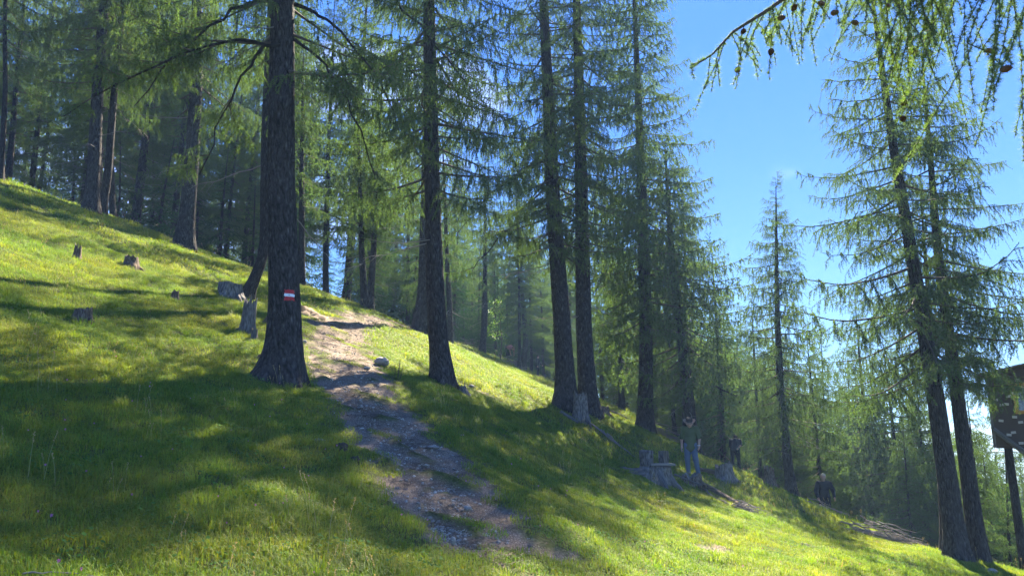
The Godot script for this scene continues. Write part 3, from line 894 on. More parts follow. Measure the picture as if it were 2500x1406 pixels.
func rock_mesh(seed_: int, detail: int, shape: Vector3, jag: float, mat: Material = null) -> ArrayMesh:
	var f := FastNoiseLite.new(); f.seed = seed_; f.frequency = 0.9; f.fractal_octaves = 3
	var s := SphereMesh.new()
	s.radius = 1.0; s.height = 2.0; s.radial_segments = [7, 16, 28][detail]; s.rings = [4, 9, 16][detail]
	var a := s.get_mesh_arrays()
	var g := Geo.new()
	var seen := {}
	var map := PackedInt32Array()
	for p: Vector3 in a[Mesh.ARRAY_VERTEX]:
		var key := p.snapped(Vector3.ONE * 0.001)
		if not seen.has(key):
			seen[key] = g.v.size()
			g.v.append(p * shape * (1.0 + jag * f.get_noise_3dv(p * 1.6) + jag * 0.35 * f.get_noise_3dv(p * 4.0)))
			g.c.append(Color(1, 1, 1))
		map.append(seen[key])
	for k in a[Mesh.ARRAY_INDEX]: g.i.append(map[k])
	if detail > 0: g.smooth()
	return g.mesh(mat if mat else M.stone)

# ---------------------------------------------------------------- the branch that hangs into view
func along_line(p: PackedVector3Array, t: float) -> Vector3:
	var total := 0.0
	for k in p.size() - 1: total += p[k].distance_to(p[k + 1])
	var left := total * t
	for k in p.size() - 1:
		var l := p[k].distance_to(p[k + 1])
		if left <= l: return p[k].lerp(p[k + 1], left / l)
		left -= l
	return p[p.size() - 1]

func overhanging_larch() -> void:
	var x := 5.2; var z := -1.6
	var base := Vector3(x, land(x, z) - 0.05, z)
	var o := thing("larch_tree", "near larch branch with brown cones hanging into the top right of view", "tree", base)
	var sp := [0.0, 0.0, -0.1, 4.0, -0.2, 9.0]
	part("trunk", make_trunk(sp, 0.16, 11.0, 20, 26, 401, M.bark), o)
	var wood := Geo.new()
	var r := RandomNumberGenerator.new(); r.seed = 5151
	var branch := func(list: Array, r0: float, r1: float) -> PackedVector3Array:
		var pts := PackedVector3Array(); var rad := PackedFloat32Array()
		for k in list.size():
			pts.append(list[k] - base); rad.append(lerpf(r0, r1, float(k) / (list.size() - 1)))
		wood.tube(pts, rad, 6, Color(1, 1, 1), false)
		return pts
	var lines := [
		branch.call([Vector3(5.1, 4.9, -1.6), Vector3(4.0, 4.55, -2.4), Vector3(3.0, 4.3, -3.0), Vector3(2.3, 4.02, -3.35), Vector3(1.75, 3.86, -3.5), Vector3(1.48, 3.80, -3.42), Vector3(1.27, 3.67, -3.5), Vector3(1.12, 3.60, -3.58), Vector3(1.0, 3.46, -3.55), Vector3(0.90, 3.41, -3.6)], 0.026, 0.0022),
		branch.call([Vector3(4.0, 4.55, -2.4), Vector3(3.2, 4.2, -2.6), Vector3(2.5, 3.8, -2.9), Vector3(2.2, 3.62, -3.05), Vector3(2.05, 3.48, -3.1)], 0.02, 0.003),
		branch.call([Vector3(3.0, 4.3, -3.0), Vector3(2.4, 4.2, -3.6), Vector3(1.9, 4.15, -3.9), Vector3(1.6, 4.08, -4.0), Vector3(1.4, 3.98, -4.15)], 0.014, 0.003),
		branch.call([Vector3(2.3, 4.02, -3.35), Vector3(2.05, 3.75, -3.2), Vector3(1.85, 3.6, -3.1), Vector3(1.6, 3.45, -3.05)], 0.008, 0.002),
	]
	# hanging strands: longer towards the right
	var runs := []
	for li in lines.size():
		var pts: PackedVector3Array = lines[li]
		var n: int = [62, 44, 38, 22][li]
		runs.append(pts)
		for k in n:
			var h := along_line(pts, 0.36 + 0.63 * (k + r.randf()) / n)
			var wx := h.x + base.x
			var l := (0.30 + 0.22 * smoothstep(1.2, 1.7, wx) + 0.42 * smoothstep(1.95, 2.25, wx)) * r.randf_range(0.4, 1.2)
			var d := Vector3(r.randf_range(-0.6, 0.3), -1.0, r.randf_range(-0.45, 0.45)).normalized()
			var e := h + d * l + Vector3(r.randf_range(-0.03, 0.03), 0, r.randf_range(-0.03, 0.03))
			var m := h.lerp(e, 0.5) + Vector3(r.randf_range(-0.05, 0.05), 0.02, r.randf_range(-0.03, 0.03))
			var s := PackedVector3Array([h, m, e])
			wood.tube(s, PackedFloat32Array([0.0024, 0.002, 0.0013]), 4, Color(1, 1, 1), false)
			runs.append(s)
			if r.randf() < 0.45:
				var q := m + Vector3(r.randf_range(-0.09, 0.09), -r.randf_range(0.06, 0.16), r.randf_range(-0.08, 0.08))
				var s2 := PackedVector3Array([m, m.lerp(q, 0.5) + Vector3(0, 0.015, 0), q])
				wood.tube(s2, PackedFloat32Array([0.0022, 0.002, 0.0014]), 4, Color(1, 1, 1), false)
				runs.append(s2)
	part("branch", wood.mesh(M.twig), o)
	var tufts := []
	for k in 3:
		var g := Geo.new()
		for q in 22:
			var d := Vector3(r.randfn() * 0.9, r.randf_range(0.1, 1.0), r.randfn() * 0.9).normalized()
			var w := d.cross(Vector3(r.randfn(), r.randfn(), r.randfn())).normalized() * 0.0011
			var l := r.randf_range(0.02, 0.032)
			var t := r.randf_range(0.75, 1.0)
			g.tri(-w, w, d * l, Color(t * 0.95, t, t * 0.85))
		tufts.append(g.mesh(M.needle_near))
	var where := [[], [], []]
	var cone_spots := []
	for run in runs:
		for k in run.size() - 1:
			var a: Vector3 = run[k]; var b: Vector3 = run[k + 1]
			if a.x + base.x > 2.9: continue
			var len_ := a.distance_to(b)
			var n := int(len_ / 0.016) + 1
			var d := (b - a).normalized()
			for q in n:
				var p := a.lerp(b, (q + r.randf()) / n)
				var out := d.cross(Vector3(r.randfn(), r.randfn(), r.randfn())).normalized()
				var e := out.cross(d)
				where[r.randi() % 3].append(Transform3D(Basis(d, out, e).scaled_local(Vector3.ONE * r.randf_range(0.75, 1.15)), p))
				if r.randf() < 0.016 and q > 0: cone_spots.append([p, out])
	for k in 3: many("needles", tufts[k], where[k], o).set_meta("kind", "stuff")
	# cones: an egg of overlapping scales
	var cm := Geo.new()
	for ring in 6:
		var t := ring / 5.0
		var rr := 0.011 * sin(PI * (0.16 + 0.74 * t)) + 0.001
		for s in 7:
			var a := TAU * (s + 0.5 * (ring % 2)) / 7.0
			var d := Vector3(cos(a), 0, sin(a)); var w := Vector3(-sin(a), 0, cos(a)) * 0.0062
			var y := 0.026 * t
			var tone := 0.75 + 0.05 * ((s * 3 + ring) % 5)
			cm.quad(d * rr * 0.7 + Vector3(0, y - 0.003, 0) - w, d * (rr + 0.0022) + Vector3(0, y + 0.006, 0) - w * 0.7, d * (rr + 0.0022) + Vector3(0, y + 0.006, 0) + w * 0.7, d * rr * 0.7 + Vector3(0, y - 0.003, 0) + w, Color(tone, tone, tone))
	cm.tube(PackedVector3Array([Vector3(0, -0.004, 0), Vector3(0, 0.012, 0), Vector3(0, 0.028, 0)]), PackedFloat32Array([0.004, 0.0095, 0.003]), 7)
	cm.n = PackedVector3Array(); cm.u = PackedVector2Array()
	var cone := cm.mesh(M.cone)
	var n_cones := 0
	for q in cone_spots:
		n_cones += 1
		if n_cones > 46: break
		var c := part("cone", cone, o)
		var up: Vector3 = (q[1] + Vector3(0, 0.4, 0)).normalized()
		var sx := up.cross(Vector3(0.3, 0.1, 0.9)).normalized()
		c.transform = Transform3D(Basis(sx, up, sx.cross(up)).scaled(Vector3.ONE * r.randf_range(0.85, 1.15)), q[0])

# ---------------------------------------------------------------- light and air
func sky_and_sun() -> void:
	var cam := Camera3D.new()
	cam.name = "camera"
	add_child(cam)
	cam.position = Vector3(0, 1.6, 0)
	cam.rotation_degrees = Vector3(10.763, 0, 0)
	cam.fov = 41.05
	cam.far = 3000.0
	cam.near = 0.05
	cam.current = true
	var sm := ProceduralSkyMaterial.new()
	sm.sky_top_color = lin(0.011, 0.04, 0.155)
	sm.sky_horizon_color = lin(0.048, 0.116, 0.22)
	sm.sky_curve = 0.14
	sm.ground_bottom_color = lin(0.08, 0.10, 0.06)
	sm.ground_horizon_color = lin(0.3, 0.45, 0.6)
	sm.sun_angle_max = 24.0
	sm.sun_curve = 0.12
	var f := FastNoiseLite.new(); f.seed = 12; f.frequency = 1.6; f.fractal_octaves = 6
	var im := Image.create(1024, 512, false, Image.FORMAT_RGBA8)
	for y in 512:
		var el := (0.5 - (y + 0.5) / 512.0) * PI
		for x in 1024:
			if el < -0.05 or el > 0.75: continue
			var az := (x + 0.5) / 1024.0 * TAU
			var d := Vector3(cos(az) * cos(el), sin(el) * 2.0, sin(az) * cos(el))
			var n := f.get_noise_3dv(d * 1.6 + Vector3(7.77, 0, 2.31)) - 0.05 + 0.2 * cos(az + 1.2) - absf(el - 0.27) * 1.1
			var a := smoothstep(0.07, 0.24, n)
			im.set_pixel(x, y, Color(1, 1, 1, a))
	sm.sky_cover = ImageTexture.create_from_image(im)
	sm.sky_cover_modulate = Color(0.26, 0.26, 0.26)
	var sky := Sky.new(); sky.sky_material = sm
	var env := Environment.new()
	env.background_mode = Environment.BG_SKY
	env.sky = sky
	env.tonemap_mode = Environment.TONE_MAPPER_LINEAR
	env.tonemap_exposure = 9.3
	env.fog_enabled = true; env.fog_density = 0.00085; env.fog_light_color = Color(0.66, 0.82, 1.0)
	env.sdfgi_enabled = true; env.ssao_enabled = true; env.ssil_enabled = true
	var we := WorldEnvironment.new(); we.name = "environment"; we.environment = env
	add_child(we)
	var sun := DirectionalLight3D.new()
	sun.name = "sun"
	sun.light_energy = 1.6
	sun.light_color = Color(1.0, 0.95, 0.86)
	sun.light_angular_distance = 0.55
	sun.shadow_enabled = true
	add_child(sun)
	var az := deg_to_rad(15.0); var el := deg_to_rad(41.5)
	var to_sun := Vector3(sin(az) * cos(el), sin(el), -cos(az) * cos(el))
	sun.look_at_from_position(Vector3.ZERO, -to_sun, Vector3.UP)

func _ready() -> void:
	rng.seed = 2024
	bump.seed = 3; bump.frequency = 0.55; bump.fractal_octaves = 3
	rough.seed = 8; rough.frequency = 2.2; rough.fractal_octaves = 3
	sky_and_sun()
	materials()
	stuff_mat("cone", lin(0.16, 0.085, 0.05), 0.7)
	build_land()
	print("land ", Time.get_ticks_msec())
	for kind in ["larch", "larch_far", "spruce_far"]:
		limb_sets[kind] = [[], []]
		var coarse := 1.0 if kind == "larch" else 2.1
		for v in 3:
			limb_sets[kind][0].append(make_limb(1.1, 500 + v, kind.get_slice("_", 0), coarse))
			limb_sets[kind][1].append(make_limb(2.6, 600 + v, kind.get_slice("_", 0), coarse))
	limb_sets.dead = [make_dead_limb(1.5, 1), make_dead_limb(1.6, 2), make_dead_limb(1.4, 3)]
	print("limbs ", limb_sets.larch[0][0][1].surface_get_array_index_len(0) / 3, " ", limb_sets.larch[1][0][1].surface_get_array_index_len(0) / 3, " ", limb_sets.larch[1][0][0].surface_get_array_index_len(0) / 3)
	var planted := []
	for k in TREES.size(): planted.append(plant_tree(TREES[k], k))
	print("trees ", Time.get_ticks_msec())
	woods()
	overhanging_larch()
	print("woods ", Time.get_ticks_msec())
	props(planted)
	gravel()
	meadow()
	print("done ", Time.get_ticks_msec())

# ---------------------------------------------------------------- things on the slope
func spot(x: float, z: float, up := 0.0) -> Vector3:
	return Vector3(x, top(x, z) + up, z)

# a sawn or broken stump: ribbed sides, a top of its own, roots
func stump(called: String, label: String, at: Vector3, r: float, h: float, seed_: int, mat: Material, jag := 0.1, roots := 4, slant := 0.0, turn := 0.0, lean := Vector3.ZERO, squash := 1.0) -> Node3D:
	var o := thing(called, label, "stump", at, turn)
	var f := FastNoiseLite.new(); f.seed = seed_; f.frequency = 1.0
	var g := Geo.new()
	var sides := 26; var rows := 9
	var rim := PackedVector3Array()
	for k in rows + 1:
		var t := float(k) / rows
		for s in sides + 1:
			var a := TAU * (s % sides) / sides
			var d := Vector3(cos(a), 0, sin(a) * squash)
			var high := h * (1.0 + jag * 1.6 * f.get_noise_2d(cos(a) * 1.7, sin(a) * 1.7) + jag * 0.8 * f.get_noise_2d(cos(a) * 6.0, sin(a) * 6.0)) + slant * cos(a) * r
			var y := -0.12 + (high + 0.12) * t
			var q := r * (1.0 + 0.55 * exp(-maxf(y, 0.0) / (0.28 * h + 0.02)) * (0.75 + 0.35 * sin(a * 4.0 + seed_)))
			q *= 1.0 + 0.10 * f.get_noise_3d(cos(a) * 3.0, y * 1.5, sin(a) * 3.0) + 0.07 * f.get_noise_3d(cos(a) * 9.0, y * 2.0, sin(a) * 9.0)
			var p := d * q + Vector3(0, y, 0) + lean * maxf(y, 0.0)
			g.v.append(p); g.u.append(Vector2(float(s) / sides, y * 2.0)); g.c.append(Color(1, 1, 1))
			if k == rows and s < sides: rim.append(p)
	for k in rows:
		for s in sides:
			var q := k * (sides + 1) + s
			g.i.append_array(PackedInt32Array([q, q + 1, q + sides + 1, q + 1, q + sides + 2, q + sides + 1]))
	g.smooth()
	part("body", g.mesh(mat), o)
	var c := Geo.new()
	var mid := Vector3.ZERO
	for p in rim: mid += p / rim.size()
	mid.y -= 0.12 * h * (1.0 + 2.0 * jag)
	c.v.append(mid); c.u.append(Vector2(0.5, 0.5)); c.c.append(Color(0.8, 0.75, 0.7))
	for k in rim.size():
		var p := rim[k].lerp(mid, 0.35); p.y = lerpf(rim[k].y, mid.y, 0.6) + 0.02 * f.get_noise_2d(k * 1.0, 3.0)
		c.v.append(rim[k]); c.u.append(Vector2(rim[k].x, rim[k].z)); c.c.append(Color(1, 1, 1))
		c.v.append(p); c.u.append(Vector2(p.x, p.z)); c.c.append(Color(0.9, 0.88, 0.85))
	for k in rim.size():
		var a := 1 + k * 2; var b := 1 + ((k + 1) % rim.size()) * 2
		c.i.append_array(PackedInt32Array([a, b, a + 1, a + 1, b, b + 1, 0, a + 1, b + 1]))
	c.smooth()
	part("cut_face", c.mesh(M.old_wood), o)
	var rr := RandomNumberGenerator.new(); rr.seed = seed_
	for k in roots:
		var a := TAU * (k + rr.randf_range(-0.3, 0.3)) / roots + seed_
		var d := Vector3(cos(a), 0, sin(a))
		var l := r * rr.randf_range(0.9, 1.7)
		var q := Geo.new()
		var p0 := d * r * 0.7 + Vector3(0, h * 0.28, 0)
		var p1 := d * (r * 1.15) + Vector3(0, h * 0.08, 0)
		var gy := top(at.x + d.x * (r + l), at.z + d.z * (r + l)) - at.y
		var p2 := d * (r + l) + Vector3(0, clampf(gy, -0.6, 0.6) - 0.03, 0) + Vector3(-d.z, 0, d.x) * rr.randf_range(-0.1, 0.1)
		q.tube(PackedVector3Array([p0, p1, p1.lerp(p2, 0.5) + Vector3(0, 0.02, 0), p2]), PackedFloat32Array([r * 0.3, r * 0.24, r * 0.15, r * 0.05]), 7)
		var ro := part("root", q.mesh(mat), o)
		ro.rotation.y = -turn
	return o

func log_mesh(length: float, r0: float, r1: float, seed_: int, mat: Material, crook := 0.06) -> ArrayMesh:
	var r := RandomNumberGenerator.new(); r.seed = seed_
	var g := Geo.new(); var pts := PackedVector3Array(); var rad := PackedFloat32Array()
	for k in 7:
		var t := k / 6.0
		pts.append(Vector3(length * (t - 0.5), r.randf_range(-1, 1) * crook * length * 0.4, r.randf_range(-1, 1) * crook * length))
		rad.append(lerpf(r0, r1, t) * r.randf_range(0.88, 1.1))
	g.tube(pts, rad, 8)
	return g.mesh(mat)

# a log or stick between two points on the ground
func fallen(called: String, label: String, category: String, a: Vector3, b: Vector3, r0: float, r1: float, seed_: int, mat: Material, crook := 0.05, group := "") -> Node3D:
	var o := MeshInstance3D.new()
	o.name = numbered(called)
	o.mesh = log_mesh(a.distance_to(b), r0, r1, seed_, mat, crook)
	add_child(o)
	var x := (b - a).normalized()
	var zz := x.cross(Vector3.UP).normalized()
	o.transform = Transform3D(Basis(x, zz.cross(x), zz), a.lerp(b, 0.5))
	tag(o, label, category, group)
	return o

func stone(called: String, label: String, at: Vector3, size: Vector3, seed_: int, mat: Material = null, category := "stone", group := "", jag := 0.3, detail := 1) -> Node3D:
	var o := MeshInstance3D.new()
	o.name = numbered(called)
	o.mesh = rock_mesh(seed_, detail, size, jag, mat)
	add_child(o)
	o.position = at; o.rotation.y = seed_ * 1.7
	tag(o, label, category, group)
	return o

func brush_pile(label: String, at: Vector3, along: Vector3, length: float, high: float, n: int, seed_: int) -> void:
	var o := thing("brush_pile", label, "brush pile", at)
	var r := RandomNumberGenerator.new(); r.seed = seed_
	var shapes := []
	for k in 5: shapes.append(log_mesh(1.0, 0.011, 0.004, seed_ + k, M.dead_twig, 0.07))
	var yaw := atan2(-along.z, along.x)
	for k in n:
		var q := part("stick", shapes[k % 5], o)
		var t := r.randf_range(-0.5, 0.5)
		var p := along * length * t * 0.6 + Vector3(r.randf_range(-0.22, 0.22), 0, r.randf_range(-0.22, 0.22))
		p.y = top(at.x + p.x, at.z + p.z) - at.y + r.randf() * r.randf() * high * (1.0 - absf(t) * 1.2) + 0.02
		var s := length * r.randf_range(0.3, 0.75)
		q.transform = Transform3D((Basis(Vector3.UP, yaw + r.randf_range(-0.5, 0.5)) * Basis(Vector3(0, 0, 1), -atan2(-along.y, 1.0) + r.randf_range(-0.15, 0.15))).scaled_local(Vector3(s, 1.2, 1.2)), p)

func trail_mark(tree: Node3D) -> void:
	var row: Array = TREES[0]
	var f := FastNoiseLite.new(); f.seed = 11; f.frequency = 1.0
	var r := RandomNumberGenerator.new(); r.seed = 4
	var mid := PI / 2 - 0.60          # faces the path
	var bands := [[1.500, 1.570, "red_stripe", M.paint_red], [1.450, 1.500, "white_stripe", M.paint_white], [1.385, 1.450, "red_stripe", M.paint_red]]
	for b in bands:
		var g := Geo.new()
		var nx := 14; var ny := 4
		for y in ny + 1:
			for x in nx + 1:
				var a: float = mid - 0.32 + 0.64 * x / nx
				if x == 0 or x == nx: a += r.randf_range(-0.05, 0.05)
				var h: float = lerpf(b[0], b[1], float(y) / ny)
				if (y == 0 and b[0] < 1.39) or (y == ny and b[1] > 1.56): h += r.randf_range(-0.016, 0.012)
				var q := trunk_out(f, trunk_radius(h, row[5], row[6]), row[5], h, a, 11, 0.2, 1.25) + 0.006
				g.v.append(Vector3(spine_soft(row[4], h) + cos(a) * q, h, sin(a) * q)); g.c.append(Color(1, 1, 1) * r.randf_range(0.8, 1.0))
				g.u.append(Vector2(a, h))
		for y in ny:
			for x in nx:
				var k := y * (nx + 1) + x
				g.i.append_array(PackedInt32Array([k, k + 1, k + nx + 1, k + 1, k + nx + 2, k + nx + 1]))
		g.smooth()
		part(b[2], g.mesh(b[3]), tree)
	var nail := Geo.new()
	var q := trunk_out(f, trunk_radius(1.475, row[5], row[6]), row[5], 1.475, mid + 0.05, 11, 0.2, 1.25)
	var d := Vector3(cos(mid + 0.05), 0, sin(mid + 0.05))
	nail.tube(PackedVector3Array([d * (q - 0.01), d * (q + 0.012)]), PackedFloat32Array([0.007, 0.007]), 8)
	part("nail", nail.mesh(M.black), tree).position = Vector3(spine_soft(row[4], 1.475), 1.475, 0)

func stump_seat() -> void:
	var at := spot(3.52, -19.4, -0.03)
	var o := thing("stump_seat", "broad grey stump carved into a seat with a plank, beside the man with the hat", "stump", at)
	var f := FastNoiseLite.new(); f.seed = 77; f.frequency = 1.0
	var wall := func(a0: float, a1: float, y0: float, y1: float, r_out: float, r_in: float, foot: float) -> ArrayMesh:
		var g := Geo.new()
		var n := int(absf(a1 - a0) / 0.11) + 3
		var full := absf(a1 - a0) > 6.2
		var col := []
		for s in n + 1:
			var a: float = lerpf(a0, a1, float(s) / n)
			if full and s == n: a = a0
			var d := Vector3(cos(a), 0, sin(a))
			var ring := []
			for k in 7:
				var y: float = lerpf(y0, y1 * (1.0 + 0.03 * f.get_noise_2d(a * 5.0, 2.0)), k / 6.0)
				var q: float = r_out * (1.0 + foot * exp(-maxf(y, 0.0) / 0.14) * (0.8 + 0.4 * sin(a * 5.0 + 1.0)) + 0.06 * f.get_noise_3d(cos(a) * 4.0, y * 1.6, sin(a) * 4.0) + 0.06 * f.get_noise_3d(cos(a) * 12.0, y * 2.0, sin(a) * 12.0))
				ring.append(d * q + Vector3(0, y, 0))
			ring.append(d * r_in + Vector3(0, y1, 0))
			ring.append(d * r_in + Vector3(0, y0, 0))
			for k in ring.size():
				g.v.append(ring[k]); g.u.append(Vector2(a / TAU * 1.0, ring[k].y * 2.0)); g.c.append(Color(1, 1, 1))
			col.append(ring)
		var m: int = col[0].size()
		for s in n:
			for k in m:
				var a := s * m + k; var b := s * m + (k + 1) % m
				g.i.append_array(PackedInt32Array([a, a + m, b, b, a + m, b + m]))
		if not full:
			for e in [0, n]:
				var k0 := g.v.size()
				for p in col[e]: g.v.append(p); g.u.append(Vector2(p.x, p.y)); g.c.append(Color(0.85, 0.8, 0.75))
				for k in range(1, m - 1): g.i.append_array(PackedInt32Array([k0, k0 + k, k0 + k + 1] if e == 0 else [k0, k0 + k + 1, k0 + k]))
		g.smooth()
		return g.mesh(M.old_wood)
	part("body", wall.call(0.0, TAU, -0.15, 0.42, 0.37, 0.02, 0.45), o)
	part("backrest", wall.call(1.9, 4.3, 0.40, 0.80, 0.36, 0.2, 0.0), o)
	part("armrest", wall.call(-0.95, -0.05, 0.40, 0.78, 0.35, 0.22, 0.0), o)
	var g := Geo.new()
	g.box(Vector3(0.60, 0.05, 0.30), Basis(Vector3.UP, 0.1), Vector3(0.12, 0.47, 0.24))
	part("seat", g.mesh(M.plank), o)
	for q in [[-0.32, 0.30, -0.95, 0.22, 0.0], [-0.30, 0.22, -0.75, 0.5, 0.03], [0.3, 0.18, 0.62, 0.34, 0.0], [0.05, 0.3, 0.15, 0.75, 0.0]]:
		var t := Geo.new()
		var e := Vector3(q[2], 0, q[3])
		e.y = top(at.x + e.x, at.z + e.z) - at.y + 0.01
		var s := Vector3(q[0], q[1], q[3] * 0.4)
		t.tube(PackedVector3Array([s, s.lerp(e, 0.4) + Vector3(0, -0.05, 0), s.lerp(e, 0.75) + Vector3(0, -0.02, 0), e]), PackedFloat32Array([0.10, 0.085, 0.06, 0.025]), 8)
		part("root", t.mesh(M.old_wood), o)

func hut() -> void:
	var cx := 13.32; var z := -19.2
	var o := thing("raised_hut", "dark wooden hut on stilts with pale climbing blocks and yellow window frame", "hut", Vector3(cx, 0, z), -0.55)
	var w := 2.5; var d := 1.9; var y0 := 1.33; var y1 := 3.0
	# walls: front has the window opening
	var fz := d / 2
	var wx := -0.385      # window centre
	var ww := 0.62; var wy0 := 2.16; var wy1 := 2.74
	var walls := Geo.new()
	var th := 0.05
	walls.box(Vector3(wx - ww / 2 + w / 2, y1 - y0, th), Basis(), Vector3((-w / 2 + wx - ww / 2) / 2, (y0 + y1) / 2, fz))
	walls.box(Vector3(w / 2 - wx - ww / 2, y1 - y0, th), Basis(), Vector3((w / 2 + wx + ww / 2) / 2, (y0 + y1) / 2, fz))
	walls.box(Vector3(ww, wy0 - y0, th), Basis(), Vector3(wx, (y0 + wy0) / 2, fz))
	walls.box(Vector3(ww, y1 - wy1, th), Basis(), Vector3(wx, (y1 + wy1) / 2, fz))
	part("front_wall", walls.mesh(M.hut_wood), o).position.x = 0.0
	for q in [[Vector3(th, y1 - y0, d - 0.06), Vector3(-w / 2 + th / 2, (y0 + y1) / 2, -0.003), "side_wall"], [Vector3(th, y1 - y0, d - 0.06), Vector3(w / 2 - th / 2, (y0 + y1) / 2, -0.003), "side_wall"], [Vector3(w, 0.06, d), Vector3(0, y0 - 0.035, 0), "floor_slab"]]:
		var g := Geo.new(); g.box(q[0], Basis(), q[1]); part(q[2], g.mesh(M.hut_wood), o)
	# the rear wall has a window opening too, so that daylight shows through
	var rear := Geo.new()
	rear.box(Vector3(1.3, y1 - y0, th), Basis(), Vector3(-w / 2 + 0.7, (y0 + y1) / 2, -fz))
	rear.box(Vector3(1.1, 0.9, th), Basis(), Vector3(w / 2 - 0.6, y0 + 0.45, -fz))
	part("rear_wall", rear.mesh(M.hut_wood), o)
	var win := Node3D.new(); win.name = "window"; o.add_child(win)
	for q in [[Vector3(ww + 0.16, 0.08, 0.07), Vector3(wx, wy1 + 0.04, fz + 0.03)], [Vector3(ww + 0.16, 0.08, 0.07), Vector3(wx, wy0 - 0.04, fz + 0.03)], [Vector3(0.08, wy1 - wy0, 0.07), Vector3(wx - ww / 2 - 0.04, (wy0 + wy1) / 2, fz + 0.03)], [Vector3(0.08, wy1 - wy0, 0.07), Vector3(wx + ww / 2 + 0.04, (wy0 + wy1) / 2, fz + 0.03)]]:
		var g := Geo.new(); g.box(q[0], Basis(), q[1]); part("frame", g.mesh(M.yellow_wood), win)
	for q in [[Vector3(0.05, wy1 - wy0, 0.03), Vector3(wx, (wy0 + wy1) / 2, fz)]]:
		var g := Geo.new(); g.box(q[0], Basis(), q[1]); part("glazing_bar", g.mesh(M.yellow_wood), win)
	var pane := Geo.new(); pane.box(Vector3(ww, wy1 - wy0, 0.006), Basis(), Vector3(wx, (wy0 + wy1) / 2, fz - 0.02)); part("pane", pane.mesh(M.glass), win)
	# corner trim
	var ct := Geo.new(); ct.box(Vector3(0.07, y1 - y0 + 0.1, 0.07), Basis(), Vector3(-w / 2 - 0.02, (y0 + y1) / 2, fz + 0.012)); part("corner_post", ct.mesh(M.old_wood), o)
	# small pale blocks screwed to the wall
	var blk := Geo.new(); blk.box(Vector3(0.10, 0.058, 0.05)); var bm := blk.mesh(M.pale_wood)
	for q in [[0.06, 2.40], [0.34, 2.48], [0.44, 2.55], [0.18, 2.28], [0.275, 2.295], [0.41, 1.985], [0.125, 1.90], [0.52, 1.86], [0.255, 1.565], [0.35, 1.62], [0.66, 1.475], [0.56, 2.87], [0.48, 1.37], [0.75, 1.75], [0.9, 1.95], [0.85, 1.45], [1.2, 1.8], [1.4, 2.3], [1.6, 1.6], [1.75, 2.5]]:
		var b := part("climbing_block", bm, o)
		b.position = Vector3(-w / 2 + q[0] + 0.04, q[1] + 0.02, fz + 0.05); b.rotation.z = sin(q[0] * 40.0) * 0.12
	# roof: a low gable of boards
	var board := Geo.new(); board.box(Vector3(0.19, 0.03, d + 0.5)); var bmesh := board.mesh(M.roof_board)
	for side in [-1.0, 1.0]:
		for k in 8:
			var b := part("roof_board", bmesh, o)
			var u := 0.09 + k * 0.192
			b.position = Vector3(side * u * 0.98, y1 + 0.36 - u * 0.22 + (0.006 if k % 2 else 0.0), 0.05)
			b.rotation.z = -side * 0.22
	var ga := Geo.new()
	for zz in [fz - 0.01, -fz + 0.01]:
		ga.tri(Vector3(-w / 2, y1, zz), Vector3(0, y1 + 0.31, zz), Vector3(w / 2, y1, zz), Color(1, 1, 1))
		ga.tri(Vector3(-w / 2, y1, zz - 0.04), Vector3(0, y1 + 0.31, zz - 0.04), Vector3(w / 2, y1, zz - 0.04), Color(1, 1, 1))
	part("gable", ga.mesh(M.hut_wood), o)
	# stilts and the slanting brace
	for q in [[-1.0, 0.72, 0.10, 0.06], [-0.62, -0.55, 0.06, 0.0], [-0.62, 0.70, 0.085, 0.10], [1.05, 0.7, 0.1, 0.0], [1.0, -0.7, 0.09, 0.0]]:
		var foot := Vector3(q[0], 0, q[1]).rotated(Vector3.UP, -0.55)
		var gy := land(cx + foot.x, z + foot.z) - 0.3
		var g := Geo.new()
		g.tube(PackedVector3Array([Vector3(q[0] + q[3], gy, q[1]), Vector3(q[0] + q[3] * 0.4, (gy + y0) / 2, q[1] + 0.02), Vector3(q[0], y0 - 0.05, q[1])]), PackedFloat32Array([q[2] * 1.15, q[2], q[2] * 0.9]), 10)
		part("stilt", g.mesh(M.bark if q[2] > 0.07 else M.old_wood), o)
	var br := Geo.new()
	br.tube(PackedVector3Array([Vector3(-1.27, 1.72, fz + 0.1), Vector3(-0.4, 0.9, fz + 0.12), Vector3(0.9, -0.2, fz + 0.15)]), PackedFloat32Array([0.06, 0.07, 0.08]), 9)
	part("brace", br.mesh(M.old_wood), o)

# needles, chips of bark and bits of twig lying on the path
func litter() -> void:
	var r := RandomNumberGenerator.new(); r.seed = 71
	var g := Geo.new()
	for k in 40:
		var p := Vector3(r.randf_range(-0.2, 0.2), r.randf_range(0.0, 0.012), r.randf_range(-0.2, 0.2))
		var a := r.randf() * TAU
		var l := r.randf_range(0.01, 0.045); var w := r.randf_range(0.0015, 0.005)
		var d := Vector3(cos(a), r.randf_range(-0.2, 0.2), sin(a)) * l; var e := Vector3(-sin(a), 0.2, cos(a)) * w
		var t := r.randf_range(0.3, 1.0)
		g.quad(p - d - e, p - d + e, p + d + e, p + d - e, Color(t, t * 0.85, t * 0.7))
	var where := []
	for k in 900:
		var s := r.randi() % (PATH.size() - 1)
		var t := r.randf()
		var x: float = lerpf(PATH[s][0], PATH[s + 1][0], t) + r.randfn() * 0.5
		var z: float = lerpf(PATH[s][1], PATH[s + 1][1], t) + r.randfn() * 0.2
		var b := bare(x, z)
		if b > 0.3: where.append(Transform3D(Basis(Vector3.UP, r.randf() * TAU), Vector3(x, top(x, z) - 0.05 * b + 0.012, z)))
	tag(many("leaf_litter", g.mesh(M.dead_twig), where, self), "brown needles and twig bits strewn over the path", "litter", "", "stuff")

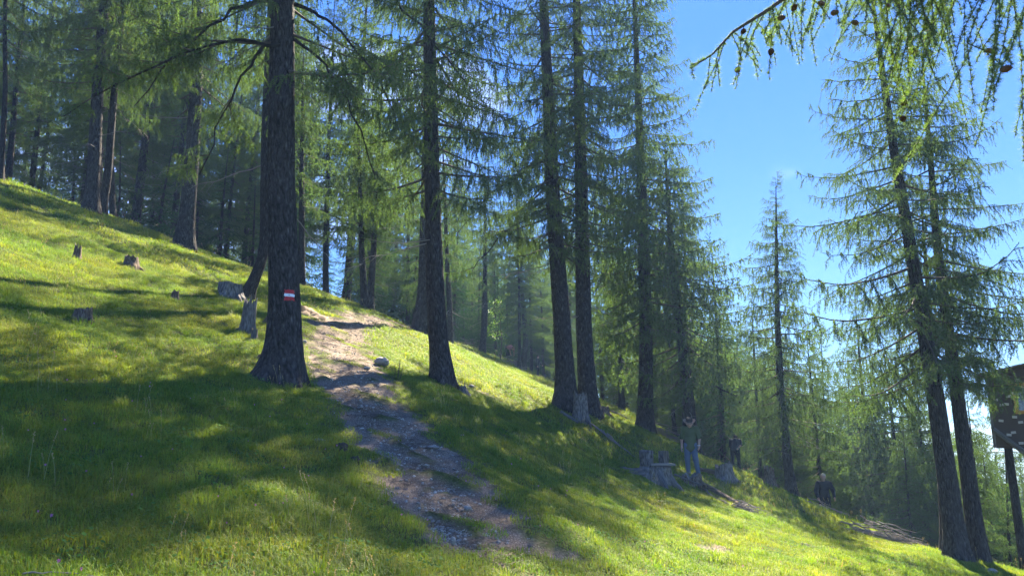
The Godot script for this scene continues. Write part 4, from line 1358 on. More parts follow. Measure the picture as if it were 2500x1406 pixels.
func sapling() -> void:
	var at := spot(-0.75, -48.5, -0.05)
	var o := thing("leafy_sapling", "small broadleaf tree with bright yellow-green leaves on the far slope", "tree", at)
	var g := Geo.new(); var l := Geo.new()
	var r := RandomNumberGenerator.new(); r.seed = 60
	g.tube(PackedVector3Array([Vector3(0, -0.2, 0), Vector3(0.1, 1.4, 0), Vector3(-0.05, 3.0, 0.1), Vector3(0, 3.9, 0)]), PackedFloat32Array([0.05, 0.04, 0.02, 0.008]), 6)
	for k in 16:
		var y := 1.2 + 2.6 * k / 16.0
		var a := k * 2.4
		var len_ := r.randf_range(0.5, 1.1)
		var e := Vector3(cos(a) * len_, y + r.randf_range(-0.1, 0.4), sin(a) * len_)
		g.tube(PackedVector3Array([Vector3(0.02, y, 0), e]), PackedFloat32Array([0.013, 0.004]), 4, Color(1, 1, 1), false)
		for q in 55:
			var p := Vector3(0, y, 0).lerp(e, r.randf_range(0.35, 1.1)) + Vector3(r.randfn(), r.randfn(), r.randfn()) * 0.13
			var n := Vector3(r.randfn(), r.randfn() + 0.8, r.randfn()).normalized()
			var u := n.cross(Vector3(r.randfn(), r.randfn(), r.randfn())).normalized() * r.randf_range(0.03, 0.055)
			var w := n.cross(u) * 0.7
			var t := r.randf_range(0.75, 1.0)
			l.quad(p - u, p + w, p + u, p - w, Color(t, t, t * 0.8))
	part("trunk", g.mesh(M.twig), o)
	part("crown", l.mesh(M.leaf), o).set_meta("kind", "stuff")

func thistle() -> void:
	var o := thing("thistle", "dark spiky thistle beside the pale boulder at the path edge", "plant", spot(-2.42, -16.3, -0.02))
	var r := RandomNumberGenerator.new(); r.seed = 15
	for k in 5:
		var g := Geo.new()
		var b := Vector3(r.randf_range(-0.12, 0.12), 0, r.randf_range(-0.12, 0.12))
		var tip := b * 1.8 + Vector3(r.randf_range(-0.06, 0.06), r.randf_range(0.25, 0.5), 0)
		g.tube(PackedVector3Array([b, b.lerp(tip, 0.5) + Vector3(0.02, 0, 0), tip]), PackedFloat32Array([0.008, 0.006, 0.004]), 5)
		part("stem", g.mesh(M.twig), o)
		var l := Geo.new()
		for q in 9:
			var p := b.lerp(tip, 0.15 + 0.85 * q / 9.0)
			var a := q * 2.2
			var d := Vector3(cos(a), 0.35, sin(a)) * r.randf_range(0.05, 0.1)
			var w := Vector3(-sin(a), 0, cos(a)) * 0.014
			l.quad(p, p + d * 0.5 + w, p + d, p + d * 0.5 - w, Color(0.5, 0.55, 0.5))
		part("leaves", l.mesh(M.grass), o)

func flower(called: String, label: String, at: Vector3, c: Material, group := "") -> void:
	var o := thing(called, label, "flower", at, 0.0, group)
	var g := Geo.new()
	g.tube(PackedVector3Array([Vector3(0, -0.02, 0), Vector3(0.008, 0.05, 0), Vector3(0, 0.12, 0.01)]), PackedFloat32Array([0.002, 0.0018, 0.0015]), 4)
	part("stem", g.mesh(M.stalk), o)
	var p := Geo.new()
	for k in 8:
		var a := TAU * k / 8.0
		var d := Vector3(cos(a), 0.5, sin(a)) * 0.024
		var w := Vector3(-sin(a), 0, cos(a)) * 0.010
		p.quad(Vector3(0, 0.12, 0.01), Vector3(0, 0.12, 0.01) + d * 0.6 + w, Vector3(0, 0.12, 0.01) + d, Vector3(0, 0.12, 0.01) + d * 0.6 - w, Color(1, 1, 1))
	part("petals", p.mesh(c), o)

# ---------------------------------------------------------------- people
# bones: [from, to, radius, radius]; meshed as one smooth surface (surface nets)
func skin_over(bones: Array, cell: float, blend: float, mat: Material, puff := 0.0) -> ArrayMesh:
	var lo := Vector3.INF; var hi := -Vector3.INF
	for b in bones:
		var m: float = maxf(b[2], b[3]) + puff + blend + cell * 2.0
		lo = lo.min((b[0] as Vector3).min(b[1]) - Vector3.ONE * m); hi = hi.max((b[0] as Vector3).max(b[1]) + Vector3.ONE * m)
	var n := Vector3i(((hi - lo) / cell).ceil()) + Vector3i.ONE
	var f := PackedFloat32Array(); f.resize(n.x * n.y * n.z); f.fill(1.0)
	for b in bones:
		var a: Vector3 = b[0]; var e: Vector3 = b[1]
		var ra: float = b[2] + puff; var rb: float = b[3] + puff
		var m := maxf(ra, rb) + blend + cell * 2.0
		var i0 := Vector3i(((a.min(e) - Vector3.ONE * m - lo) / cell).floor()).clamp(Vector3i.ZERO, n - Vector3i.ONE)
		var i1 := Vector3i(((a.max(e) + Vector3.ONE * m - lo) / cell).ceil()).clamp(Vector3i.ZERO, n - Vector3i.ONE)
		var d := e - a
		var dd := maxf(d.length_squared(), 1e-8)
		for z in range(i0.z, i1.z + 1):
			for y in range(i0.y, i1.y + 1):
				for x in range(i0.x, i1.x + 1):
					var p := lo + Vector3(x, y, z) * cell
					var t := clampf((p - a).dot(d) / dd, 0.0, 1.0)
					var s := p.distance_to(a + d * t) - lerpf(ra, rb, t)
					var k := (z * n.y + y) * n.x + x
					var o := f[k]
					var h := maxf(blend - absf(o - s), 0.0) / blend
					f[k] = minf(o, s) - h * h * blend * 0.25
	var g := Geo.new()
	var at := PackedInt32Array(); at.resize(n.x * n.y * n.z); at.fill(-1)
	var corner := []
	for c in 8: corner.append(Vector3i(c & 1, (c >> 1) & 1, (c >> 2) & 1))
	var edges := []
	for a in 8:
		for b in range(a + 1, 8):
			var q: Vector3i = corner[a] - corner[b]
			if absi(q.x) + absi(q.y) + absi(q.z) == 1: edges.append([a, b])
	var sx := 1; var sy := n.x; var sz := n.x * n.y
	for z in n.z - 1:
		for y in n.y - 1:
			for x in n.x - 1:
				var k := z * sz + y * sy + x
				var v := [f[k], f[k + sx], f[k + sy], f[k + sx + sy], f[k + sz], f[k + sz + sx], f[k + sz + sy], f[k + sz + sy + sx]]
				var neg := 0
				for c in 8:
					if v[c] < 0.0: neg += 1
				if neg == 0 or neg == 8: continue
				var sum := Vector3.ZERO; var cnt := 0
				for e in edges:
					var a: float = v[e[0]]; var b: float = v[e[1]]
					if (a < 0.0) != (b < 0.0):
						sum += Vector3(corner[e[0]]).lerp(Vector3(corner[e[1]]), a / (a - b)); cnt += 1
				at[k] = g.v.size()
				g.v.append(lo + (Vector3(x, y, z) + sum / cnt) * cell); g.c.append(Color(1, 1, 1))
	for z in range(1, n.z - 1):
		for y in range(1, n.y - 1):
			for x in range(1, n.x - 1):
				var k := z * sz + y * sy + x
				var s := f[k] < 0.0
				for ax in 3:
					var st: int = [sx, sy, sz][ax]
					if (f[k + st] < 0.0) == s: continue
					var u: int = [sy, sz, sx][ax]; var w: int = [sz, sx, sy][ax]
					var q := [at[k - u - w], at[k - w], at[k], at[k - u]]
					if q.min() < 0: continue
					if s: g.i.append_array(PackedInt32Array([q[0], q[2], q[1], q[0], q[3], q[2]]))
					else: g.i.append_array(PackedInt32Array([q[0], q[1], q[2], q[0], q[2], q[3]]))
	g.smooth()
	return g.mesh(mat)

# j: joints by name. Faces +z before turning.
func person(label: String, at: Vector3, turn: float, size: float, j: Dictionary, look: Dictionary, fine: float) -> Node3D:
	var o := thing("person", label, "person", at, turn, "")
	o.scale = Vector3.ONE * size
	var head: Vector3 = j.head; var gaze: Vector3 = j.get("gaze", Vector3(0, 0, 1))
	var bd: float = look.get("build", 1.0)
	var torso := [[j.hips, j.waist, 0.135 * bd, 0.125 * bd], [j.waist, j.chest, 0.125 * bd, 0.145 * bd], [j.chest, j.neck, 0.12 * bd, 0.055], [j.shoulder_l, j.shoulder_r, 0.07, 0.07], [j.chest + (j.shoulder_l - j.chest) * 0.5, j.waist + (j.shoulder_l - j.chest) * 0.35, 0.085, 0.075], [j.chest + (j.shoulder_r - j.chest) * 0.5, j.waist + (j.shoulder_r - j.chest) * 0.35, 0.085, 0.075]]
	var legs := [[j.hips + Vector3(-0.07, 0, 0), j.hips + Vector3(0.07, 0, 0), 0.12, 0.12]]
	var arms := []; var fore := []; var feet := []; var hands := []
	for s in ["l", "r"]:
		var hip: Vector3 = j.hips + (Vector3(-0.085, -0.03, 0) if s == "l" else Vector3(0.085, -0.03, 0))
		legs.append([hip, j["knee_" + s], 0.10, 0.066]); legs.append([j["knee_" + s], j["ankle_" + s], 0.066, 0.048])
		arms.append([j["shoulder_" + s], j["elbow_" + s], 0.062, 0.047])
		fore.append([j["elbow_" + s], j["wrist_" + s], 0.043, 0.030])
		var an: Vector3 = j["ankle_" + s]
		feet.append([an + Vector3(0, -0.04, -0.03), an + Vector3(0, -0.055, 0.16), 0.048, 0.036])
		feet.append([an + Vector3(0, 0.02, 0), an + Vector3(0, -0.04, 0), 0.052, 0.05])
		# a hand: palm, four fingers, a thumb
		var w: Vector3 = j["wrist_" + s]
		var d: Vector3 = (w - j["elbow_" + s]).normalized()
		var across := d.cross(Vector3(1, 0, 0)).normalized()
		var inward := across.cross(d).normalized() * (1.0 if s == "l" else -1.0)
		var palm := w + d * 0.085
		hands.append([w, palm, 0.026, 0.03]); hands.append([w + d * 0.05 + across * 0.022, palm + across * 0.026, 0.02, 0.016]); hands.append([w + d * 0.05 - across * 0.022, palm - across * 0.026, 0.02, 0.016])
		for k in 4:
			var root := palm + across * (0.033 - 0.022 * k)
			var kn: Vector3 = root + d * ([0.036, 0.042, 0.04, 0.03][k]) + inward * 0.012
			hands.append([root, kn, 0.0105, 0.0095]); hands.append([kn, kn + d * 0.026 + inward * 0.024, 0.0095, 0.008])
		var tr := w + d * 0.035 + across * 0.034
		hands.append([tr, tr + d * 0.03 + across * 0.026 + inward * 0.012, 0.0125, 0.011]); hands.append([tr + d * 0.03 + across * 0.026 + inward * 0.012, tr + d * 0.06 + across * 0.024 + inward * 0.024, 0.011, 0.009])
	var down := Vector3(0, -1, 0)
	var chin := head + gaze * 0.045 + down * 0.085
	var face := [[j.neck, head, 0.055, 0.06], [head + Vector3(0, 0.02, 0) - gaze * 0.015, head + gaze * 0.02, 0.092, 0.085], [head + gaze * 0.03 + down * 0.03, chin, 0.068, 0.036], [head + gaze * 0.095 + Vector3(0, 0.0, 0), head + gaze * 0.112 + down * 0.03, 0.011, 0.015]]
	var sidew := Vector3.UP.cross(gaze).normalized()
	for s in [-1.0, 1.0]: face.append([head + sidew * s * 0.088 + Vector3(0, 0.01, 0), head + sidew * s * 0.092 + down * 0.035, 0.016, 0.012])
	var body := part("body", skin_over(torso + legs + arms + fore + face + feet + hands, fine, 0.03, M[look.skin]), o)
	# eyes and mouth
	for s in [-1.0, 1.0]:
		var e := Geo.new(); e.tube(PackedVector3Array([head + gaze * 0.088 + sidew * s * 0.033 + Vector3(0, 0.012, 0), head + gaze * 0.1 + sidew * s * 0.033 + Vector3(0, 0.012, 0)]), PackedFloat32Array([0.011, 0.009]), 7)
		part("eye", e.mesh(M.black), body)
	var mo := Geo.new(); mo.tube(PackedVector3Array([head + gaze * 0.088 + down * 0.062 - sidew * 0.022, head + gaze * 0.098 + down * 0.064, head + gaze * 0.088 + down * 0.062 + sidew * 0.022]), PackedFloat32Array([0.004, 0.006, 0.004]), 5)
	part("mouth", mo.mesh(M.lip), body)
	var sleeve := []
	for a in arms: sleeve.append([a[0], (a[0] as Vector3).lerp(a[1], look.get("sleeve", 1.0)), a[2] + 0.012, a[3] + 0.02])
	if look.get("sleeve", 1.0) >= 1.0:
		for a in fore: sleeve.append([a[0], (a[0] as Vector3).lerp(a[1], 0.92), a[2] + 0.016, a[3] + 0.012])
	var hem: Vector3 = j.hips + (j.hips - j.waist).normalized() * look.get("hem", 0.02)
	part(look.get("top_name", "shirt"), skin_over(torso.slice(0, 2) + [[j.chest, (j.chest as Vector3).lerp(j.neck, 0.8), 0.12, 0.062], torso[3], torso[4], torso[5], [j.waist, hem, 0.13, 0.142], [j.waist + Vector3(-0.04, 0, 0), hem + Vector3(-0.05, 0, 0), 0.12, 0.125], [j.waist + Vector3(0.04, 0, 0), hem + Vector3(0.05, 0, 0), 0.12, 0.125]] + sleeve, fine, 0.03, M[look.top], 0.014), o)
	part("trousers", skin_over(legs, fine, 0.03, M[look.legs], 0.016), o)
	part("shoes", skin_over(feet, fine, 0.02, M[look.shoes], 0.008), o)
	if look.has("gloves"): part("gloves", skin_over(hands, minf(fine, 0.009), 0.008, M[look.gloves], 0.004), o)
	if look.has("hair"):
		part("hair", skin_over([[head + Vector3(0, 0.045, 0) - gaze * 0.02, head + Vector3(0, 0.02, 0) - gaze * 0.04, 0.092, 0.088], [head - gaze * 0.05, head - gaze * 0.05 + down * 0.06, 0.07, 0.055]], minf(fine, 0.016), 0.02, M[look.hair]), o)
	return o

func stand(x := {}) -> Dictionary:
	var j := {"hips": Vector3(0, 0.92, 0), "waist": Vector3(0, 1.06, 0), "chest": Vector3(0, 1.28, 0.0), "neck": Vector3(0, 1.47, 0.01), "head": Vector3(0, 1.61, 0.03),
		"shoulder_l": Vector3(-0.185, 1.40, 0), "shoulder_r": Vector3(0.185, 1.40, 0), "elbow_l": Vector3(-0.25, 1.12, -0.02), "elbow_r": Vector3(0.25, 1.12, -0.02), "wrist_l": Vector3(-0.25, 0.87, 0.05), "wrist_r": Vector3(0.25, 0.87, 0.05),
		"knee_l": Vector3(-0.10, 0.50, 0.02), "knee_r": Vector3(0.10, 0.50, 0.02), "ankle_l": Vector3(-0.10, 0.09, 0), "ankle_r": Vector3(0.10, 0.09, 0)}
	j.merge(x, true)
	return j

func lathe(profile: Array, sides: int, mat: Material, bend := 0.0) -> ArrayMesh:
	var g := Geo.new()
	for k in profile.size():
		for s in sides + 1:
			var a := TAU * s / sides
			g.v.append(Vector3(cos(a) * profile[k][0], profile[k][1] + bend * cos(a) * cos(a) * profile[k][0] * profile[k][0], sin(a) * profile[k][0] * 1.12)); g.c.append(Color(1, 1, 1))
	for k in profile.size() - 1:
		for s in sides:
			var q := k * (sides + 1) + s
			g.i.append_array(PackedInt32Array([q, q + 1, q + sides + 1, q + 1, q + sides + 2, q + sides + 1]))
	g.smooth()
	return g.mesh(mat)

func people() -> void:
	var man := person("man in wide-brimmed hat, green shirt and blue jeans looking down by the stump seat", spot(5.1, -22.4, -0.02), -0.18, 0.93,
		stand({"head": Vector3(-0.01, 1.575, 0.085), "neck": Vector3(0, 1.46, 0.02), "gaze": Vector3(-0.05, -0.45, 0.9).normalized(), "elbow_l": Vector3(-0.255, 1.11, 0.0), "wrist_l": Vector3(-0.265, 0.86, 0.06), "elbow_r": Vector3(0.28, 1.12, -0.03), "wrist_r": Vector3(0.245, 0.885, 0.09),
			"knee_l": Vector3(-0.11, 0.50, 0.03), "ankle_l": Vector3(-0.09, 0.09, -0.02), "knee_r": Vector3(0.135, 0.50, 0.06), "ankle_r": Vector3(0.20, 0.09, 0.03)}),
		{"skin": "skin", "top": "green_shirt", "legs": "jeans", "shoes": "boots", "gloves": "teal", "sleeve": 0.85, "hem": 0.07}, 0.016)
	var hat := Node3D.new(); hat.name = "hat"; man.add_child(hat)
	hat.position = Vector3(-0.012, 1.635, 0.075); hat.rotation = Vector3(0.42, 0, 0)
	part("brim", lathe([[0.09, 0.0], [0.13, 0.002], [0.19, -0.004], [0.192, -0.008], [0.13, -0.006], [0.09, -0.008]], 28, M.straw_hat, 1.5), hat)
	part("hat_crown", lathe([[0.104, -0.02], [0.103, 0.05], [0.096, 0.095], [0.075, 0.118], [0.03, 0.105], [0.0, 0.10]], 24, M.dark_felt), hat)
	var wt := Geo.new(); var w0 := Vector3(0.2465, 0.91, 0.078)
	var ring := PackedVector3Array()
	for k in 13: ring.append(w0 + Vector3(cos(TAU * k / 12.0) * 0.036, 0.0, sin(TAU * k / 12.0) * 0.036))
	var rr := PackedFloat32Array(); rr.resize(13); rr.fill(0.01)
	wt.tube(ring, rr, 6)
	part("wristwatch", wt.mesh(M.steel), man)
	var col := Geo.new()
	for s in [-1.0, 1.0]: col.box(Vector3(0.075, 0.012, 0.06), Basis(Vector3(0, 0, 1), s * -0.7) * Basis(Vector3(1, 0, 0), 0.7), Vector3(s * 0.062, 1.452, 0.06))
	part("collar", col.mesh(M.green_shirt), man)

	person("person in black bending forward beside a stump beyond the man", spot(7.3, -25.7, -0.02), 2.75, 0.76,
		stand({"waist": Vector3(0, 1.05, 0.06), "chest": Vector3(0.0, 1.2, 0.22), "neck": Vector3(0, 1.30, 0.36), "head": Vector3(0.0, 1.37, 0.47), "gaze": Vector3(0, -0.7, 0.7), "shoulder_l": Vector3(-0.18, 1.26, 0.30), "shoulder_r": Vector3(0.18, 1.26, 0.30), "elbow_l": Vector3(-0.24, 1.08, 0.10), "elbow_r": Vector3(0.22, 1.0, 0.38), "wrist_l": Vector3(-0.17, 0.97, -0.1), "wrist_r": Vector3(0.2, 0.76, 0.45),
			"knee_l": Vector3(-0.13, 0.5, 0.03), "knee_r": Vector3(0.13, 0.5, 0.03), "ankle_l": Vector3(-0.15, 0.09, 0), "ankle_r": Vector3(0.15, 0.09, 0)}),
		{"skin": "skin", "top": "black_cloth", "legs": "black_cloth", "shoes": "boots", "gloves": "teal", "hair": "brown_hair", "sleeve": 0.9}, 0.024)
	person("fair-haired person in black half hidden behind the right crest", spot(10.4, -26.4, 0.0), -0.35, 0.92,
		stand({"gaze": Vector3(-0.35, -0.2, 0.9).normalized(), "elbow_l": Vector3(-0.27, 1.12, 0.06), "wrist_l": Vector3(-0.22, 0.9, 0.2), "elbow_r": Vector3(0.3, 1.15, -0.06), "wrist_r": Vector3(0.33, 0.92, 0.08)}),
		{"skin": "skin", "top": "black_cloth", "legs": "black_cloth", "shoes": "boots", "hair": "fair_hair", "build": 0.8}, 0.022)
	person("distant person in pink top and dark trousers bending over on the far slope", spot(-0.27, -52.0, 0.05), 0.7, 0.9,
		stand({"waist": Vector3(0, 1.02, 0.1), "chest": Vector3(0, 1.02, 0.32), "neck": Vector3(0, 0.95, 0.48), "head": Vector3(0, 0.87, 0.58), "gaze": Vector3(0, -0.9, 0.4), "shoulder_l": Vector3(-0.18, 0.96, 0.40), "shoulder_r": Vector3(0.18, 0.96, 0.40), "elbow_l": Vector3(-0.2, 0.7, 0.46), "elbow_r": Vector3(0.2, 0.7, 0.46), "wrist_l": Vector3(-0.16, 0.46, 0.5), "wrist_r": Vector3(0.16, 0.46, 0.5)}),
		{"skin": "skin", "top": "pink_cloth", "legs": "black_cloth", "shoes": "boots", "hair": "brown_hair", "sleeve": 0.8}, 0.03)
	person("distant person in dark clothes standing right of the bow-footed larch", spot(1.70, -51.0, 0.05), 1.2, 0.8,
		stand({"elbow_r": Vector3(0.24, 1.14, 0.12), "wrist_r": Vector3(0.2, 0.95, 0.3)}),
		{"skin": "skin", "top": "black_cloth", "legs": "black_cloth", "shoes": "boots", "hair": "brown_hair", "top_name": "jacket"}, 0.03)

func props(planted: Array) -> void:
	stuff_mat("paint_red", lin(0.42, 0.03, 0.035), 0.6)
	stuff_mat("paint_white", lin(0.72, 0.74, 0.74), 0.6)
	stuff_mat("black", lin(0.012, 0.012, 0.014), 0.5)
	stuff_mat("stalk", lin(0.12, 0.2, 0.05))
	stuff_mat("petal_red", lin(0.5, 0.05, 0.03), 0.5, Color(0.6, 0.5, 0.5))
	stuff_mat("petal_yellow", lin(0.6, 0.45, 0.03), 0.5, Color(0.6, 0.5, 0.5))
	stuff_mat("petal_pink", lin(0.5, 0.2, 0.36), 0.5, Color(0.6, 0.5, 0.5))
	stuff_mat("skin", lin(0.40, 0.24, 0.17), 0.6)
	stuff_mat("lip", lin(0.28, 0.11, 0.09), 0.5)
	stuff_mat("green_shirt", lin(0.05, 0.075, 0.03), 0.9)
	stuff_mat("jeans", lin(0.06, 0.10, 0.16), 0.95)
	stuff_mat("boots", lin(0.11, 0.08, 0.06), 0.8)
	stuff_mat("teal", lin(0.03, 0.13, 0.11), 0.8)
	stuff_mat("straw_hat", lin(0.24, 0.15, 0.10), 0.9, Color(0.5, 0.4, 0.35))
	stuff_mat("dark_felt", lin(0.035, 0.025, 0.022), 0.95)
	stuff_mat("black_cloth", lin(0.016, 0.018, 0.026), 0.95)
	stuff_mat("pink_cloth", lin(0.5, 0.22, 0.26), 0.95)
	stuff_mat("brown_hair", lin(0.05, 0.03, 0.02), 0.6)
	stuff_mat("fair_hair", lin(0.5, 0.40, 0.26), 0.6)
	stuff_mat("steel", lin(0.6, 0.6, 0.6), 0.3).metallic = 0.8
	stuff_mat("hut_wood", lin(0.075, 0.055, 0.042), 0.85)
	stuff_mat("pale_wood", lin(0.42, 0.38, 0.32), 0.85)
	stuff_mat("yellow_wood", lin(0.38, 0.2, 0.05), 0.7)
	stuff_mat("roof_board", lin(0.16, 0.145, 0.13), 0.9)
	stuff_mat("plank", lin(0.17, 0.155, 0.135), 0.9)
	stuff_mat("clod", lin(0.05, 0.038, 0.028), 1.0)
	stuff_mat("earth", lin(0.15, 0.105, 0.07), 1.0)
	var gl := stuff_mat("glass", Color(0.85, 0.92, 0.95, 0.12), 0.05, Color(0, 0, 0), 0.5)
	gl.transparency = BaseMaterial3D.TRANSPARENCY_ALPHA

	trail_mark(planted[0])
	# the big larch's heavy limbs, heights above its foot
	var q: Node3D = planted[0]
	heavy_limb(q, Vector3(-0.55, 7.0, 0.1), Vector3(-1.5, 6.7, 0.5), Vector3(-2.6, 4.6, 0.7), 0.05, 31)
	heavy_limb(q, Vector3(-0.5, 6.3, 0.0), Vector3(-1.3, 5.9, -0.4), Vector3(-2.1, 3.9, -0.8), 0.045, 32)
	heavy_limb(q, Vector3(-0.4, 6.0, 0.2), Vector3(-1.4, 6.0, 1.0), Vector3(-3.0, 3.9, 1.9), 0.045, 33)
	heavy_limb(q, Vector3(-0.2, 6.9, 0.0), Vector3(0.9, 6.6, 0.4), Vector3(1.9, 4.3, 0.5), 0.05, 34)
	heavy_limb(q, Vector3(-0.2, 6.2, 0.0), Vector3(0.7, 5.8, -0.2), Vector3(1.35, 3.7, -0.4), 0.045, 35)
	heavy_limb(q, Vector3(-0.2, 7.6, 0.1), Vector3(1.4, 7.5, 0.6), Vector3(3.0, 5.0, 0.9), 0.055, 36)
	heavy_limb(q, Vector3(-0.5, 7.9, 0.1), Vector3(-2.2, 7.8, 1.6), Vector3(-4.0, 5.4, 2.6), 0.05, 37)
	# the long low limb of the leaning larch
	heavy_limb(planted[19], Vector3(-0.1, 2.5, 0.1), Vector3(1.4, 3.0, 0.5), Vector3(2.6, 0.7, 0.7), 0.06, 38)
	heavy_limb(planted[15], Vector3(-0.4, 6.6, 0.1), Vector3(-1.6, 6.3, 0.6), Vector3(-3.0, 4.2, 1.0), 0.05, 39)
	heavy_limb(planted[15], Vector3(-0.4, 8.2, 0.1), Vector3(-1.8, 7.8, 0.8), Vector3(-3.4, 5.4, 1.2), 0.05, 40)

	stump("tree_stump", "small dark stump on the sunlit left slope, nearest the left edge", spot(-7.2, -12.75), 0.125, 0.2, 3, M.rotten_wood, 0.25, 4, 0.1)
	stump("tree_stump", "squat dark stump in the grass below the left crest", spot(-9.6, -18.9), 0.15, 0.27, 4, M.rotten_wood, 0.15, 3, -0.2)
	stump("tree_stump", "narrow rotten stub in the shade above the left slope", spot(-10.28, -17.7), 0.075, 0.3, 5, M.rotten_wood, 0.5, 2)
	stump("tree_stump", "small pale stump midway up the left slope", spot(-7.53, -16.9), 0.075, 0.18, 6, M.rotten_wood, 0.3, 2, 0.5)
	stump("tree_stump", "wide sawn grey stump behind the bent-footed larch", spot(-7.35, -19.7, -0.03), 0.29, 0.40, 7, M.old_wood, 0.06, 3, -0.12)
	stump("broken_snag", "tall broken grey snag left of the trail-marked trunk", spot(-5.56, -16.0), 0.13, 0.66, 8, M.old_wood, 0.25, 5, 0.0, 0.0, Vector3(0.05, 0, 0))
	stump("broken_snag", "short dark splintered snag between grey snag and trail-marked trunk", spot(-5.65, -17.4), 0.06, 0.34, 9, M.rotten_wood, 0.6, 2, 0.0, 0.0, Vector3(0.5, 0, 0))
	stump("tree_stump", "small grey stub below the tall broken snag", spot(-5.2, -15.4), 0.055, 0.2, 10, M.old_wood, 0.3, 2)
	stump("tree_stump", "grey rotten stump with flowing roots in front of the big larch pair", spot(2.08, -23.6), 0.2, 0.8, 11, M.old_wood, 0.15, 6, -0.1, 0.4, Vector3(0.0, 0, 0))
	stump("tree_stump", "low dark stump right of the big larch pair", spot(3.22, -27.4), 0.19, 0.27, 12, M.rotten_wood, 0.2, 3)
	stump("tree_stump", "cracked grey stump right of the man's legs", spot(6.15, -22.9), 0.24, 0.42, 13, M.old_wood, 0.2, 5, 0.1)
	stump("tree_stump", "tall dark stump on the crest near the bending person in black", spot(7.95, -24.4), 0.15, 0.5, 14, M.rotten_wood, 0.3, 4)
	stump("tree_stump", "dark stump beside the foot of the bow-footed larch", spot(0.35, -49.5), 0.25, 0.45, 15, M.rotten_wood, 0.3, 3)
	stump("tree_stump", "broken stump at the top edge of the far slope", spot(-0.9, -50.0), 0.2, 0.5, 16, M.old_wood, 0.4, 2)
	stump("tree_stump", "weathered root stub at the foot of the curved larch", spot(-1.1, -18.6), 0.09, 0.22, 17, M.old_wood, 0.5, 3, 0.0, 0.0, Vector3(-0.5, 0, 0))
	stump_seat()
	# the root heap under the man and the log running down from it
	stump("root_heap", "low dark root heap with splinters in front of the man", spot(4.85, -21.3, -0.05), 0.26, 0.24, 21, M.rotten_wood, 0.5, 7, 0.0, 0.3)
	fallen("fallen_log", "weathered log lying downhill from the root heap", "log", spot(5.05, -21.3, 0.10), spot(5.5, -18.8, 0.04), 0.075, 0.04, 22, M.rotten_wood)
	fallen("fallen_log", "thin grey pole leaning on the root heap", "log", spot(4.3, -20.9, 0.17), spot(5.6, -20.7, 0.03), 0.022, 0.016, 23, M.old_wood, 0.02)
	fallen("fallen_log", "slim pale log beside the weathered log below the man", "log", spot(5.05, -20.8, 0.06), spot(5.3, -18.7, 0.03), 0.03, 0.02, 24, M.old_wood)
	fallen("fallen_log", "short pale log lying left of the grey rotten stump", "log", spot(1.45, -23.3, 0.06), spot(1.95, -23.0, 0.05), 0.06, 0.055, 25, M.old_wood, 0.02)
	fallen("fallen_log", "dark log running from the cracked stump towards the man", "log", spot(5.35, -22.9, 0.08), spot(6.0, -22.95, 0.12), 0.06, 0.07, 26, M.rotten_wood, 0.02)
	fallen("fallen_log", "dark log on the far slope left of the bow-footed larch", "log", spot(-0.3, -51.0, 0.12), spot(0.7, -50.6, 0.1), 0.1, 0.09, 27, M.rotten_wood)
	fallen("fallen_log", "long thin log on the far slope above the bending person", "log", spot(-2.0, -50.0, 0.1), spot(-0.4, -52.5, 0.1), 0.07, 0.05, 28, M.old_wood)
	fallen("fallen_log", "log on the crest left of the reddish trunk", "log", spot(3.9, -33.5, 0.06), spot(5.2, -33.0, 0.05), 0.06, 0.05, 29, M.old_wood)
	brush_pile("pile of grey dead branches on the right crest", spot(8.85, -18.75, 0.0), Vector3(0.9, -0.25, 0.15), 1.7, 0.5, 70, 900)
	brush_pile("tangle of dead sticks at the lower end of the weathered log", spot(5.5, -18.7, 0.0), Vector3(0.7, -0.15, 0.6), 0.9, 0.3, 36, 910)
	brush_pile("pale brushwood heap at the top of the far slope", spot(-2.6, -50.5, 0.0), Vector3(0.9, -0.2, 0.0), 2.6, 1.1, 60, 920)
	brush_pile("brushwood below the man's leaning larch on the crest", spot(6.6, -32.0, 0.0), Vector3(0.9, -0.3, 0.1), 2.6, 0.8, 60, 930)
	brush_pile("dark brush heap at the foot of the bow-footed larch", spot(0.0, -48.5, 0.0), Vector3(0.9, -0.2, 0.2), 2.2, 0.6, 50, 940)
	brush_pile("dead branches on the crest in front of the fair-haired person", spot(9.35, -23.2, 0.0), Vector3(0.8, -0.35, 0.2), 1.5, 0.3, 40, 950)
	for k in 6:
		fallen("fallen_stick", ["grey stick beside the roots of the rotten stump, topmost", "second grey stick below the rotten stump", "third grey stick below the rotten stump", "lowest grey stick below the rotten stump", "grey stick lying right of the rotten stump", "short grey stick under the rotten stump's roots"][k], "stick", spot(2.35 + 0.08 * k, -23.4 + 0.1 * k, 0.12), spot(3.0 + 0.1 * k, -22.6 + 0.15 * k, 0.02), 0.016, 0.008, 60 + k, M.dead_twig)
	# stones
	stone("boulder", "pale grey boulder on the right edge of the path", spot(-2.98, -17.6, 0.06), Vector3(0.17, 0.10, 0.13), 41, null, "stone", "", 0.3, 2)
	stone("path_stone", "pale wedge-shaped stone near the lower end of the path", spot(-0.54, -7.36, 0.015), Vector3(0.026, 0.04, 0.024), 42)
	stone("path_stone", "round grey stone in the shaded path", spot(-0.49, -8.8, 0.012), Vector3(0.045, 0.034, 0.04), 43)
	stone("path_stone", "flat whitish stone in the middle of the path", spot(-1.15, -11.3, 0.0), Vector3(0.11, 0.025, 0.06), 44)
	stone("path_stone", "pale stone at the path edge below the boulder", spot(-3.0, -15.9, 0.02), Vector3(0.09, 0.035, 0.06), 45)
